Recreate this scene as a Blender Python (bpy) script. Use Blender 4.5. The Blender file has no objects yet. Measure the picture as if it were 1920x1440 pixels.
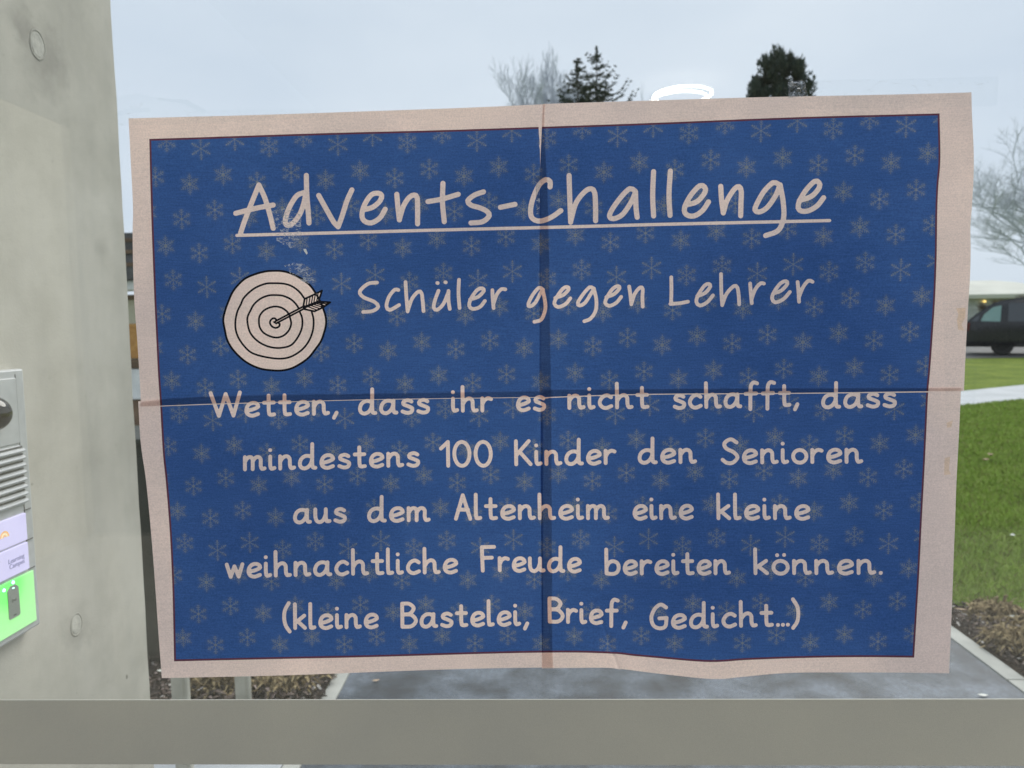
import bpy, bmesh, math, random
import numpy as np
from mathutils import Vector, Matrix
from mathutils.geometry import delaunay_2d_cdt
rad = math.radians
SC = bpy.context.scene
COL = SC.collection
random.seed(4)
RNG = np.random.default_rng(4)

# ------------------------------------------------------------------ camera
F = 26 / 36 * 1920
EYE = Vector((0, 0, 1.55))
PITCH, YAW, ROLL = rad(4.5675), rad(-1.6569), rad(-0.8904)
_fw = Vector((math.sin(YAW) * math.cos(PITCH), math.cos(YAW) * math.cos(PITCH), -math.sin(PITCH)))
_rt = Vector((math.cos(YAW), -math.sin(YAW), 0))
_up = _rt.cross(_fw)
RT = math.cos(ROLL) * _rt + math.sin(ROLL) * _up
UP = -math.sin(ROLL) * _rt + math.cos(ROLL) * _up
cam = bpy.data.cameras.new('camera')
cam.sensor_width = 36
cam.lens = 26
cam.clip_start = 0.02
cam.clip_end = 2000
cam.dof.use_dof = True
cam.dof.focus_distance = 0.775
cam.dof.aperture_fstop = 9.5
camo = bpy.data.objects.new('camera', cam)
COL.objects.link(camo)
_m = Matrix((RT, UP, -_fw)).transposed().to_4x4()
_m.translation = EYE
camo.matrix_world = _m
SC.camera = camo

# ------------------------------------------------------------------ world, sun, exposure
SUN_EL, SUN_AZ = rad(48), rad(38)          # azimuth from +Y towards +X
w = bpy.data.worlds.new('World')
SC.world = w
w.use_nodes = True
nt = w.node_tree
nt.nodes.clear()
_o = nt.nodes.new('ShaderNodeOutputWorld')
_bg = nt.nodes.new('ShaderNodeBackground')
_sky = nt.nodes.new('ShaderNodeTexSky')
_sky.sky_type = 'NISHITA'
_sky.sun_disc = False
_sky.sun_elevation = SUN_EL
_sky.sun_rotation = SUN_AZ
_sky.air_density = 1.0
_sky.dust_density = 2.0
_mix = nt.nodes.new('ShaderNodeMix')
_mix.data_type = 'RGBA'
_tc = nt.nodes.new('ShaderNodeTexCoord')
_map = nt.nodes.new('ShaderNodeMapping')
_map.inputs['Scale'].default_value = (1.0, 1.0, 2.6)
_no = nt.nodes.new('ShaderNodeTexNoise')
_no.inputs['Scale'].default_value = 2.2
_no.inputs['Detail'].default_value = 5
_no.inputs['Roughness'].default_value = 0.5
_cr = nt.nodes.new('ShaderNodeValToRGB')
_cr.color_ramp.elements[0].position = 0.30
_cr.color_ramp.elements[0].color = (0.60, 0.695, 0.82, 1)
_cr.color_ramp.elements[1].position = 0.72
_cr.color_ramp.elements[1].color = (0.735, 0.815, 0.915, 1)
_sc = nt.nodes.new('ShaderNodeMix')
_sc.data_type = 'RGBA'
_sc.blend_type = 'MULTIPLY'
_sc.inputs[0].default_value = 1.0
_sc.inputs[7].default_value = (9, 9, 9, 1)
L = nt.links.new
L(_tc.outputs['Generated'], _map.inputs['Vector'])
L(_map.outputs['Vector'], _no.inputs['Vector'])
L(_no.outputs['Fac'], _cr.inputs['Fac'])
L(_cr.outputs['Color'], _sc.inputs[6])
_mix.inputs[0].default_value = 0.97        # overcast: a closed cloud deck over the clear sky
L(_sky.outputs['Color'], _mix.inputs[6])
L(_sc.outputs[2], _mix.inputs[7])
L(_mix.outputs[2], _bg.inputs['Color'])
_bg.inputs['Strength'].default_value = 0.10
L(_bg.outputs['Background'], _o.inputs['Surface'])
sl = bpy.data.lights.new('sun', 'SUN')
sl.energy = 2.15
sl.angle = rad(40)
sl.color = (1.0, 0.97, 0.92)
so = bpy.data.objects.new('sun', sl)
COL.objects.link(so)
_d = Vector((math.sin(SUN_AZ) * math.cos(SUN_EL), math.cos(SUN_AZ) * math.cos(SUN_EL), math.sin(SUN_EL)))
so.rotation_euler = _d.to_track_quat('Z', 'Y').to_euler()
vs = SC.view_settings
vs.view_transform = 'Standard'
vs.look = 'None'
vs.gamma = 1
vs.exposure = 0.36
vs.use_curve_mapping = False
SC.cycles.max_bounces = 10
SC.cycles.diffuse_bounces = 5
SC.cycles.transparent_max_bounces = 24
SC.cycles.use_denoising = True
SC.cycles.sample_clamp_indirect = 4

# ------------------------------------------------------------------ pixel of the photograph -> point of the place
def ray(px, py):
    return (px - 960) / F * RT + (720 - py) / F * UP + _fw
def at(px, py, Y):
    r = ray(px, py)
    return EYE + r * (Y / r.y)
def atx(px, py, X):
    r = ray(px, py)
    return EYE + r * (X / r.x)
def gnd(px, py, z=0.0):
    r = ray(px, py)
    return EYE + r * ((z - EYE.z) / r.z)
def terrain(y):
    return 0.018 * max(0.0, y - 14)

# ------------------------------------------------------------------ helpers
def tag(o, label=None, cat=None, group=None, kind=None):
    if label: o['label'] = label
    if cat: o['category'] = cat
    if group: o['group'] = group
    if kind: o['kind'] = kind
    return o
def empty(name, loc, label, cat, group=None):
    o = bpy.data.objects.new(name, None)
    COL.objects.link(o)
    o.location = loc
    o.empty_display_size = 0.1
    return tag(o, label, cat, group)
def link(name, me, mats=None, parent=None, smooth=False):
    o = bpy.data.objects.new(name, me)
    COL.objects.link(o)
    for m in (mats if isinstance(mats, (list, tuple)) else [mats]):
        if m is not None: me.materials.append(m)
    if parent is not None:
        o.parent = parent
        o.matrix_parent_inverse = Matrix.Translation(-parent.location)
    if smooth:
        me.polygons.foreach_set('use_smooth', [True] * len(me.polygons))
    return o
def bmobj(name, bm, mats, parent=None, smooth=False):
    me = bpy.data.meshes.new(name)
    bm.to_mesh(me)
    bm.free()
    return link(name, me, mats, parent, smooth)
def pyobj(name, V, Fc, mats, parent=None, smooth=False):
    me = bpy.data.meshes.new(name)
    me.from_pydata([tuple(v) for v in V], [], Fc)
    me.update()
    return link(name, me, mats, parent, smooth)
def quadsoup(name, P, mats, parent=None, idx=None):
    """P: (n, k, 3) array: n separate faces of k corners in one mesh."""
    n, k, _ = P.shape
    me = bpy.data.meshes.new(name)
    me.vertices.add(n * k)
    me.vertices.foreach_set('co', P.reshape(-1).astype(np.float32))
    me.loops.add(n * k)
    me.loops.foreach_set('vertex_index', np.arange(n * k, dtype=np.int32))
    me.polygons.add(n)
    me.polygons.foreach_set('loop_start', np.arange(0, n * k, k, dtype=np.int32))
    me.polygons.foreach_set('loop_total', np.full(n, k, dtype=np.int32))
    if idx is not None:
        me.polygons.foreach_set('material_index', idx.astype(np.int32))
    me.update(calc_edges=True)
    return link(name, me, mats, parent)
def box(bm, x0, x1, y0, y1, z0, z1, bev=0.0, seg=2):
    r = bmesh.ops.create_cube(bm, size=1)
    vs_ = r['verts']
    for v in vs_:
        v.co = Vector((x0 + (v.co.x + .5) * (x1 - x0), y0 + (v.co.y + .5) * (y1 - y0), z0 + (v.co.z + .5) * (z1 - z0)))
    if bev > 0:
        es = list({e for v in vs_ for e in v.link_edges})
        bmesh.ops.bevel(bm, geom=es, offset=bev, segments=seg, affect='EDGES', profile=0.5)
def prism(bm, pts, axis, a, b):
    """closed outline pts (2-D) extruded along axis from a to b"""
    def mk(p, t):
        return {'X': (t, p[0], p[1]), 'Y': (p[0], t, p[1]), 'Z': (p[0], p[1], t)}[axis]
    va = [bm.verts.new(mk(p, a)) for p in pts]
    vb = [bm.verts.new(mk(p, b)) for p in pts]
    n = len(pts)
    bm.faces.new(va)
    bm.faces.new(list(reversed(vb)))
    for i in range(n):
        j = (i + 1) % n
        bm.faces.new((va[j], va[i], vb[i], vb[j]))
    bmesh.ops.recalc_face_normals(bm, faces=bm.faces[:])
def tube(bm, pts, rads, n=8, cap=True):
    pts = [Vector(p) for p in pts]
    if not isinstance(rads, (list, tuple)): rads = [rads] * len(pts)
    rings = []
    for i, p in enumerate(pts):
        d = (pts[min(i + 1, len(pts) - 1)] - pts[max(i - 1, 0)]).normalized()
        a = Vector((0, 0, 1)) if abs(d.z) < .9 else Vector((1, 0, 0))
        u = d.cross(a).normalized()
        v = d.cross(u)
        rings.append([bm.verts.new(p + rads[i] * (math.cos(2 * math.pi * k / n) * u + math.sin(2 * math.pi * k / n) * v)) for k in range(n)])
    for a, b in zip(rings, rings[1:]):
        for k in range(n):
            bm.faces.new((a[k], a[(k + 1) % n], b[(k + 1) % n], b[k]))
    if cap:
        bm.faces.new(list(reversed(rings[0])))
        bm.faces.new(rings[-1])

# ------------------------------------------------------------------ materials
class NG:
    """tiny maths builder for node trees"""
    def __init__(s, t): s.t = t
    def n(s, typ, **kw):
        x = s.t.nodes.new(typ)
        for k, v in kw.items(): setattr(x, k, v)
        return x
    def set(s, sock, v):
        if hasattr(v, 'is_output'): s.t.links.new(v, sock)
        else: sock.default_value = v
    def m(s, op, a, b=None, c=None, clamp=False):
        x = s.n('ShaderNodeMath', operation=op, use_clamp=clamp)
        s.set(x.inputs[0], a)
        if b is not None: s.set(x.inputs[1], b)
        if c is not None: s.set(x.inputs[2], c)
        return x.outputs[0]
    def mixc(s, f, a, b, blend='MIX'):
        x = s.n('ShaderNodeMix', data_type='RGBA', blend_type=blend)
        s.set(x.inputs[0], f); s.set(x.inputs[6], a); s.set(x.inputs[7], b)
        return x.outputs[2]
    def noise(s, vec, scale, detail=3, rough=.5, dist=0.0):
        x = s.n('ShaderNodeTexNoise')
        if vec is not None: s.t.links.new(vec, x.inputs['Vector'])
        x.inputs['Scale'].default_value = scale
        x.inputs['Detail'].default_value = detail
        x.inputs['Roughness'].default_value = rough
        x.inputs['Distortion'].default_value = dist
        return x.outputs['Fac']
    def ramp(s, f, stops):
        x = s.n('ShaderNodeValToRGB')
        e = x.color_ramp.elements
        while len(e) < len(stops): e.new(0.5)
        for el, (p, c) in zip(e, stops):
            el.position = p
            el.color = (*c, 1) if len(c) == 3 else c
        s.t.links.new(f, x.inputs['Fac'])
        return x.outputs['Color']
    def bump(s, h, strength, dist=0.01):
        x = s.n('ShaderNodeBump')
        x.inputs['Strength'].default_value = strength
        x.inputs['Distance'].default_value = dist
        s.t.links.new(h, x.inputs['Height'])
        return x.outputs['Normal']
def newmat(name):
    m = bpy.data.materials.new(name)
    m.use_nodes = True
    t = m.node_tree
    t.nodes.clear()
    g = NG(t)
    out = g.n('ShaderNodeOutputMaterial')
    return m, g, out
def pbr(name, stops, scale=4.0, rough=0.7, metal=0.0, bump=0.0, bscale=60.0, detail=5, spec=0.4, coord='Object', bdist=0.004, dist=0.0, emit=None, estr=0.0, fine=None):
    """a Principled surface whose colour wanders between stops"""
    m, g, out = newmat(name)
    tc = g.n('ShaderNodeTexCoord').outputs[coord]
    f = g.noise(tc, scale, detail, .55, dist)
    c = g.ramp(f, stops) if len(stops) > 1 else None
    b = g.n('ShaderNodeBsdfPrincipled')
    if c is None: c = g.ramp(f, [(0.3, tuple(x * .93 for x in stops[0][1])), (0.7, tuple(min(1, x * 1.06) for x in stops[0][1]))])
    if fine:
        f2 = g.noise(tc, fine[0], 3, .6)
        c = g.mixc(fine[1], c, g.ramp(f2, [(.35, (fine[2],) * 3), (.65, (fine[3],) * 3)]), 'MULTIPLY')
    g.t.links.new(c, b.inputs['Base Color'])
    b.inputs['Roughness'].default_value = rough
    b.inputs['Metallic'].default_value = metal
    b.inputs['Specular IOR Level'].default_value = spec
    if bump > 0:
        g.t.links.new(g.bump(g.noise(tc, bscale, 4, .6), bump, bdist), b.inputs['Normal'])
    if emit:
        b.inputs['Emission Color'].default_value = (*emit, 1)
        b.inputs['Emission Strength'].default_value = estr
    g.t.links.new(b.outputs[0], out.inputs[0])
    return m
# ------------------------------------------------------------------ the poster: what is printed on it
def catmull(P, closed=False, step=4.0):
    P = np.array(P, float)
    n = len(P)
    if n == 2:
        return P
    Q = np.vstack([P[-1], P, P[0], P[1]]) if closed else np.vstack([2 * P[0] - P[1], P, 2 * P[-1] - P[-2]])
    out = []
    for i in range(n if closed else n - 1):
        a, b, c, d = Q[i:i + 4]
        k = max(2, int(np.hypot(*(c - b)) / step))
        t = np.linspace(0, 1, k, endpoint=False)[:, None]
        out.append(.5 * ((2 * b) + (c - a) * t + (2 * a - 5 * b + 4 * c - d) * t ** 2 + (3 * b - a - 3 * c + d) * t ** 3))
    if not closed: out.append(P[-1:])
    else: out.append(out[0][:1])
    return np.vstack(out)

PAPER_STROKES = []          # (polyline, half width) in pixels of the photograph
BLACK_STROKES = []
def put(strokes, hw, ox, oy, k, sink=None):
    for s in strokes:
        P = np.array(s, float) / k + (ox, oy)
        (PAPER_STROKES if sink is None else sink).append((catmull(P), hw))

T1 = [[(322, 203), (255, 370), (219, 472)], [(322, 203), (357, 280), (385, 375), (402, 446)], [(192, 362), (300, 335), (402, 316)],
      [(572, 247), (533, 265), (490, 335), (470, 400), (477, 427), (507, 422), (548, 372), (572, 312), (583, 262)], [(588, 150), (590, 250), (597, 340), (602, 416)],
      [(657, 262), (700, 340), (740, 410), (765, 437)], [(765, 437), (786, 380), (815, 290), (842, 230)],
      [(902, 342), (958, 327), (1000, 290), (1008, 260), (988, 248), (950, 258), (913, 312), (898, 368), (910, 403), (950, 415), (998, 387), (1028, 338)],
      [(1093, 254), (1100, 330), (1108, 398)], [(1108, 395), (1130, 322), (1162, 272), (1190, 258), (1207, 272), (1210, 340), (1210, 420)],
      [(1352, 192), (1350, 300), (1360, 408)], [(1268, 295), (1350, 280), (1438, 254)],
      [(1580, 240), (1530, 258), (1492, 290), (1510, 315), (1560, 330), (1600, 350), (1612, 375), (1575, 408), (1510, 415)],
      [(1675, 327), (1757, 310)]]
T2 = [[(214, 212), (214, 182), (190, 171), (152, 202), (117, 280), (104, 350), (116, 390), (160, 404), (220, 383), (275, 345)],
      [(321, 148), (325, 280), (330, 410)], [(330, 405), (360, 302), (410, 238), (445, 222), (465, 245), (470, 330), (470, 402)],
      [(692, 236), (662, 222), (612, 270), (562, 340), (548, 378), (570, 391), (620, 368), (668, 300), (693, 245)], [(694, 240), (697, 330), (703, 383)],
      [(795, 127), (790, 260), (795, 376)], [(889, 124), (881, 260), (887, 373)],
      [(973, 316), (1038, 296), (1082, 244), (1080, 215), (1052, 208), (1002, 262), (968, 330), (977, 368), (1020, 377), (1068, 347), (1102, 298)],
      [(1170, 211), (1175, 290), (1185, 360)], [(1185, 358), (1206, 290), (1247, 226), (1273, 213), (1285, 240), (1283, 310), (1282, 376)],
      [(1490, 197), (1462, 191), (1412, 240), (1372, 310), (1362, 343), (1385, 355), (1430, 330), (1478, 262), (1500, 207)], [(1503, 203), (1520, 300), (1522, 390), (1492, 458), (1422, 487)],
      [(1610, 291), (1678, 267), (1722, 218), (1720, 190), (1695, 184), (1642, 240), (1605, 310), (1612, 345), (1655, 350), (1708, 322), (1746, 275)]]
put(T1, 4.75, 380, 280, 3)
put(T2, 4.75, 960, 280, 3)
S1 = [[(983, 750), (932, 757), (886, 800), (907, 832), (968, 858), (990, 885), (960, 909), (905, 915)],
      [(1103, 792), (1083, 790), (1050, 830), (1036, 883), (1055, 904), (1107, 876)],
      [(1143, 747), (1148, 830), (1155, 912)], [(1155, 910), (1180, 840), (1215, 801), (1233, 810), (1240, 860), (1244, 910)],
      [(1328, 796), (1308, 850), (1301, 890), (1320, 903), (1355, 870), (1384, 803)], [(1384, 797), (1384, 850), (1391, 898)],
      [(1321, 752), (1324, 753)], [(1366, 748), (1369, 749)],
      [(1443, 734), (1440, 810), (1446, 893)],
      [(1505, 845), (1550, 830), (1582, 797), (1573, 782), (1545, 791), (1510, 840), (1500, 880), (1520, 898), (1560, 887), (1588, 853)],
      [(1630, 792), (1632, 840), (1637, 893)], [(1635, 872), (1655, 817), (1680, 787), (1703, 788)]]
S2 = [[(170, 786), (151, 779), (116, 820), (92, 870), (101, 884), (130, 864), (164, 802), (175, 790)], [(172, 787), (185, 850), (187, 900), (165, 957), (126, 970)],
      [(243, 836), (288, 820), (319, 787), (309, 774), (285, 785), (251, 833), (238, 868), (259, 887), (300, 871), (328, 838)],
      [(455, 781), (436, 776), (400, 815), (370, 863), (380, 879), (410, 864), (448, 805), (460, 786)], [(460, 783), (474, 850), (469, 910), (440, 953), (406, 967)],
      [(530, 831), (573, 815), (604, 782), (594, 769), (565, 785), (535, 830), (523, 863), (545, 881), (585, 864), (613, 830)],
      [(658, 772), (665, 820), (670, 872)], [(670, 870), (690, 812), (720, 777), (734, 787), (732, 830), (734, 885)],
      [(894, 720), (895, 800), (893, 868)], [(889, 870), (940, 866), (988, 857)],
      [(1040, 826), (1083, 809), (1113, 773), (1104, 757), (1080, 768), (1046, 818), (1035, 858), (1055, 879), (1095, 861), (1128, 822)],
      [(1173, 702), (1175, 800), (1180, 877)], [(1180, 875), (1205, 812), (1245, 770), (1264, 777), (1272, 820), (1275, 872)],
      [(1336, 755), (1340, 810), (1345, 866)], [(1343, 846), (1365, 787), (1395, 754), (1413, 756)],
      [(1465, 811), (1508, 796), (1543, 758), (1534, 742), (1505, 755), (1471, 800), (1458, 838), (1475, 861), (1520, 844), (1557, 803)],
      [(1600, 747), (1605, 800), (1608, 858)], [(1606, 836), (1630, 777), (1660, 740), (1683, 746)]]
put(S1, 3.4, 380, 280, 3)
put(S2, 3.4, 960, 280, 3)

PAPER_STROKES.append((np.array([(446, 442), (800, 432.2), (1200, 422.0), (1553, 414.4)], float), 3.0))
def ell(cx, cy, rx, ry, n=14):
    return [(cx + rx * math.cos(t), cy + ry * math.sin(t)) for t in np.linspace(0.5 * math.pi, 2.5 * math.pi, n + 1)]
GLY = {
    'a': [[(.80, .84), (.62, .97), (.36, .97), (.11, .77), (.0, .40), (.08, .10), (.30, .0), (.55, .13), (.74, .45), (.81, .88)], [(.82, .98), (.80, .35), (.86, .06), (1.0, .04)]],
    'b': [[(0, 1.9), (0, .04)], [(0, .50), (.15, .84), (.42, 1.0), (.72, .85), (.81, .5), (.70, .15), (.42, 0), (.0, .04)]],
    'c': [[(.74, .84), (.5, 1.0), (.2, .86), (.02, .48), (.12, .14), (.4, .0), (.75, .15)]],
    'd': [[(.80, .84), (.62, .97), (.36, .97), (.11, .77), (.0, .40), (.08, .10), (.30, .0), (.55, .13), (.74, .45), (.81, .88)], [(.82, 1.9), (.80, .35), (.86, .06), (1.0, .04)]],
    'e': [[(.08, .40), (.45, .50), (.78, .70), (.67, .94), (.42, 1.0), (.15, .84), (.02, .46), (.11, .13), (.40, .0), (.76, .13)]],
    'f': [[(.78, 1.80), (.55, 1.88), (.38, 1.68), (.33, 1.2), (.30, -.2)], [(.0, 1.0), (.70, 1.02)]],
    'h': [[(0, 1.9), (0, .04)], [(0, .55), (.2, .88), (.45, 1.0), (.64, .82), (.66, .3), (.74, .05), (.92, .07)]],
    'i': [[(0, 1.0), (0, .28), (.08, .04), (.27, .10)], [(0, 1.50), (.01, 1.50)]],
    'k': [[(0, 1.9), (0, .04)], [(.62, 1.0), (.02, .45)], [(.17, .58), (.66, .04)]],
    'l': [[(0, 1.9), (0, .28), (.08, .04), (.27, .08)]],
    'm': [[(0, 1), (0, .04)], [(0, .62), (.15, .9), (.34, 1.0), (.5, .82), (.5, .04)], [(.5, .62), (.66, .91), (.86, 1.0), (1.02, .82), (1.02, .3), (1.1, .05), (1.27, .09)]],
    'n': [[(0, 1), (0, .04)], [(0, .58), (.18, .89), (.42, 1.0), (.61, .82), (.63, .3), (.71, .05), (.9, .10)]],
    'o': [ell(.41, .5, .41, .5)],
    '\u00f6': [ell(.41, .5, .41, .5), [(.22, 1.44), (.23, 1.44)], [(.62, 1.46), (.63, 1.46)]],
    'r': [[(0, 1), (0, .04)], [(0, .52), (.15, .84), (.38, 1.0), (.58, .93)]],
    's': [[(.62, .88), (.4, 1.0), (.12, .9), (.10, .68), (.4, .52), (.66, .35), (.6, .08), (.32, 0), (.02, .12)]],
    't': [[(.3, 1.55), (.3, .3), (.38, .05), (.64, .07)], [(.0, 1.0), (.62, 1.0)]],
    'u': [[(0, 1), (0, .4), (.1, .08), (.32, 0), (.55, .2), (.69, .6)], [(.70, 1.0), (.70, .3), (.76, .06), (.94, .07)]],
    'w': [[(0, 1), (.25, .04)], [(.25, .04), (.5, .85)], [(.5, .85), (.77, .04)], [(.77, .04), (1.02, 1.0)]],
    'A': [[(0, .0), (.46, 1.85)], [(.46, 1.85), (.92, .0)], [(.16, .72), (.78, .72)]],
    'B': [[(0, 1.85), (0, .04)], [(0, 1.85), (.48, 1.82), (.78, 1.48), (.52, 1.06), (.05, 1.0)], [(.05, 1.0), (.62, .95), (.92, .5), (.62, .08), (.0, .04)]],
    'F': [[(0, 1.85), (.04, .0)], [(0, 1.85), (.85, 1.88)], [(.03, 1.0), (.68, 1.03)]],
    'G': [[(.95, 1.62), (.62, 1.86), (.25, 1.55), (.02, .9), (.14, .25), (.52, 0.0), (.88, .14), (.97, .78)], [(.97, .80), (.52, .78)]],
    'K': [[(0, 1.85), (0, .04)], [(.82, 1.85), (.05, .80)], [(.22, 1.04), (.92, .04)]],
    'S': [[(.88, 1.62), (.52, 1.87), (.14, 1.58), (.22, 1.18), (.70, .85), (.92, .45), (.62, .04), (.25, .04), (.0, .28)]],
    'W': [[(0, 1.85), (.5, .04)], [(.5, .04), (.95, 1.75)], [(.95, 1.75), (1.42, .04)], [(1.42, .04), (1.85, 1.85)]],
    '1': [[(0, 1.35), (.42, 1.87)], [(.42, 1.87), (.42, .0)]],
    '0': [ell(.45, .93, .45, .94)],
    '(': [[(.32, 2.0), (.06, 1.45), (0, .85), (.10, .25), (.36, -.22)]],
    ')': [[(.04, 2.0), (.30, 1.45), (.36, .85), (.28, .25), (.02, -.22)]],
    ',': [[(.17, .10), (0, -.30)]], '.': [[(0, .04), (.01, .04)]],
}
def word(text, x0, y0, x1, y1, xh=29.0, hw=4.0, gap=.37):
    """centre lines of one word between the outer edges x0 and x1 (baselines y0, y1)"""
    x, segs = 0.0, []
    for ch in text:
        gl = GLY[ch]
        wd = max(p[0] for s in gl for p in s)
        segs += [[(p[0] + x, p[1]) for p in s] for s in gl]
        x += wd + (gap if ch != '.' or text.endswith('...)') is False else .30)
    W = max(p[0] for s in segs for p in s)
    xa, xb = x0 + hw, x1 - hw
    for s in segs:
        P = []
        for (u, v) in s:
            t = u / W
            P.append((xa + (xb - xa) * t - 0.012 * (v - .5) * xh, y0 - hw + (y1 - y0) * t - v * (xh - 2 * hw) * 1.0 - v * 0.0))
        PAPER_STROKES.append((catmull(P, step=2.5), hw))
c3 = lambda x, y: (380 + x / 2.6662, 680 + y / 2.6667)
c4 = lambda x, y: (1040 + x / 2.6662, 680 + y / 2.6667)
for t, a, b in [
    ('Wetten,', c3(33, 279), c3(680, 265)), ('dass', c3(778, 264), c3(1137, 258)), ('ihr', c3(1243, 252), c3(1452, 250)), ('es', c3(1565, 247), c3(1716, 243)),
    ('nicht', c4(63, 237), c4(472, 233)), ('schafft,', c4(587, 236), c4(1218, 222)), ('dass', c4(1327, 232), c4(1703, 226)),
    ('mindestens', c3(203, 545), c3(1087, 524)), ('100', c3(1183, 524), c3(1450, 522)), ('Kinder', c3(1558, 518), c4(308, 511)), ('den', c4(413, 508), c4(708, 506)), ('Senioren', c4(826, 510), c4(1537, 506)),
    ('aus', c3(453, 808), c3(720, 804)), ('dem', c3(822, 802), c3(1140, 798)), ('Altenheim', c3(1257, 788), c4(274, 786)), ('eine', c4(386, 786), c4(692, 784)), ('kleine', c4(805, 786), c4(1275, 788)),
    ('weihnachtliche', c3(115, 1080), c3(1278, 1056)), ('Freude', c3(1388, 1047), c4(135, 1050)), ('bereiten', c4(248, 1060), c4(877, 1060)), ('k\u00f6nnen.', c4(990, 1060), c4(1635, 1060)),
    ('(kleine', c3(400, 1338), c3(882, 1330)), ('Bastelei,', c3(990, 1330), c3(1632, 1316)), ('Brief,', c3(1725, 1302), c4(362, 1308)), ('Gedicht...)', c4(470, 1332), c4(1222, 1314))]:
    word(t, a[0], a[1], b[0], b[1], xh=31.0, hw=3.55)

TARGET = np.array([(820, 118), (920, 122), (1020, 148), (1120, 195), (1210, 255), (1270, 310), (1325, 390), (1385, 500), (1425, 600), (1450, 690), (1452, 780), (1430, 870), (1390, 980), (1320, 1080), (1240, 1180), (1130, 1260), (1020, 1315), (900, 1340), (760, 1335), (640, 1315), (510, 1260), (400, 1180), (300, 1070), (240, 960), (215, 850), (195, 720), (220, 600), (260, 490), (310, 380), (380, 290), (470, 210), (600, 155), (720, 125)], float) / 6.546 + (390, 490)
TARGET_C = catmull(TARGET, closed=True, step=3)
BLACK_STROKES.append((TARGET_C, 1.95))
RINGS = [[(1190, 460), (1140, 390), (1080, 335), (1010, 295), (930, 275), (830, 270), (720, 275), (600, 320), (510, 385), (440, 460), (415, 520), (370, 610), (345, 720), (345, 830), (375, 930), (440, 1030), (520, 1110), (610, 1150), (740, 1180), (890, 1195), (1020, 1170), (1150, 1090), (1240, 980), (1290, 850), (1300, 720), (1275, 610)],
         [(1120, 580), (1080, 520), (1020, 465), (930, 425), (840, 415), (750, 420), (650, 460), (570, 530), (530, 600), (490, 690), (495, 780), (520, 870), (580, 950), (670, 1015), (780, 1055), (900, 1062), (1020, 1030), (1100, 940), (1155, 820), (1160, 700), (1130, 620)],
         [(1000, 655), (970, 612), (910, 570), (840, 555), (770, 565), (690, 605), (640, 670), (630, 730), (640, 810), (690, 880), (780, 925), (860, 935), (940, 905), (1000, 840), (1025, 760), (1010, 690)],
         [(848, 728), (830, 703), (800, 700), (772, 725), (765, 760), (790, 800), (835, 818), (875, 800), (885, 770), (868, 758)]]
put(RINGS, 1.8, 390, 490, 6.546, BLACK_STROKES)
put([[(832, 735), (1185, 548)], [(840, 762), (1195, 575)], [(825, 752), (815, 745)], [(1185, 560), (1365, 490)], [(1180, 572), (1365, 500)],
     [(1175, 552), (1190, 462)], [(1190, 462), (1320, 402), (1404, 360)], [(1404, 360), (1362, 490)],
     [(1365, 496), (1505, 503)], [(1505, 503), (1415, 565), (1312, 614)], [(1312, 614), (1190, 588)]], 1.75, 390, 490, 6.546, BLACK_STROKES)
put([[(1208, 550), (1222, 450)], [(1240, 540), (1258, 432)], [(1272, 530), (1290, 420)], [(1302, 515), (1322, 405)], [(1335, 505), (1360, 385)],
     [(1240, 560), (1345, 600)], [(1272, 545), (1375, 580)], [(1302, 530), (1405, 560)], [(1330, 518), (1440, 545)], [(1350, 508), (1470, 525)]], 1.05, 390, 490, 6.546, BLACK_STROKES)
FLETCH = [np.array(q, float) / 6.546 + (390, 490) for q in ([(1175, 555), (1190, 462), (1320, 402), (1404, 360), (1362, 490)], [(1180, 575), (1362, 495), (1508, 503), (1415, 565), (1312, 614), (1190, 588)])]

def seg_sdf(X, Y, strokes):
    """signed distance (negative inside) of points to a set of round strokes"""
    d = np.full(X.shape, 1e9)
    for P, hw in strokes:
        lo, hi = P.min(0) - hw - 4, P.max(0) + hw + 4
        k = np.nonzero((X > lo[0]) & (X < hi[0]) & (Y > lo[1]) & (Y < hi[1]))
        if len(k[0]) == 0: continue
        x, y = X[k], Y[k]
        m = np.full(x.shape, 1e9)
        for a, b in zip(P[:-1], P[1:]):
            e = b - a
            l2 = max(e @ e, 1e-9)
            t = np.clip(((x - a[0]) * e[0] + (y - a[1]) * e[1]) / l2, 0, 1)
            m = np.minimum(m, (x - a[0] - t * e[0]) ** 2 + (y - a[1] - t * e[1]) ** 2)
        d[k] = np.minimum(d[k], np.sqrt(m) - hw)
    return d
def inpoly(X, Y, P):
    r = np.zeros(X.shape, bool)
    for (x1, y1), (x2, y2) in zip(P, np.roll(P, -1, 0)):
        if y1 == y2: continue
        c = ((y1 > Y) != (y2 > Y)) & (X < (x2 - x1) * (Y - y1) / (y2 - y1) + x1)
        r ^= c
    return r
def groups_of(strokes, pad=1.0):
    """strokes whose boxes touch are contoured together"""
    B = [(P.min(0) - hw - pad, P.max(0) + hw + pad) for P, hw in strokes]
    left, out = list(range(len(strokes))), []
    while left:
        g = [left.pop(0)]
        grow = True
        while grow:
            grow = False
            for j in left[:]:
                if any((B[i][0] < B[j][1]).all() and (B[j][0] < B[i][1]).all() for i in g):
                    g.append(j); left.remove(j); grow = True
        out.append([strokes[i] for i in g])
    return out
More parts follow.
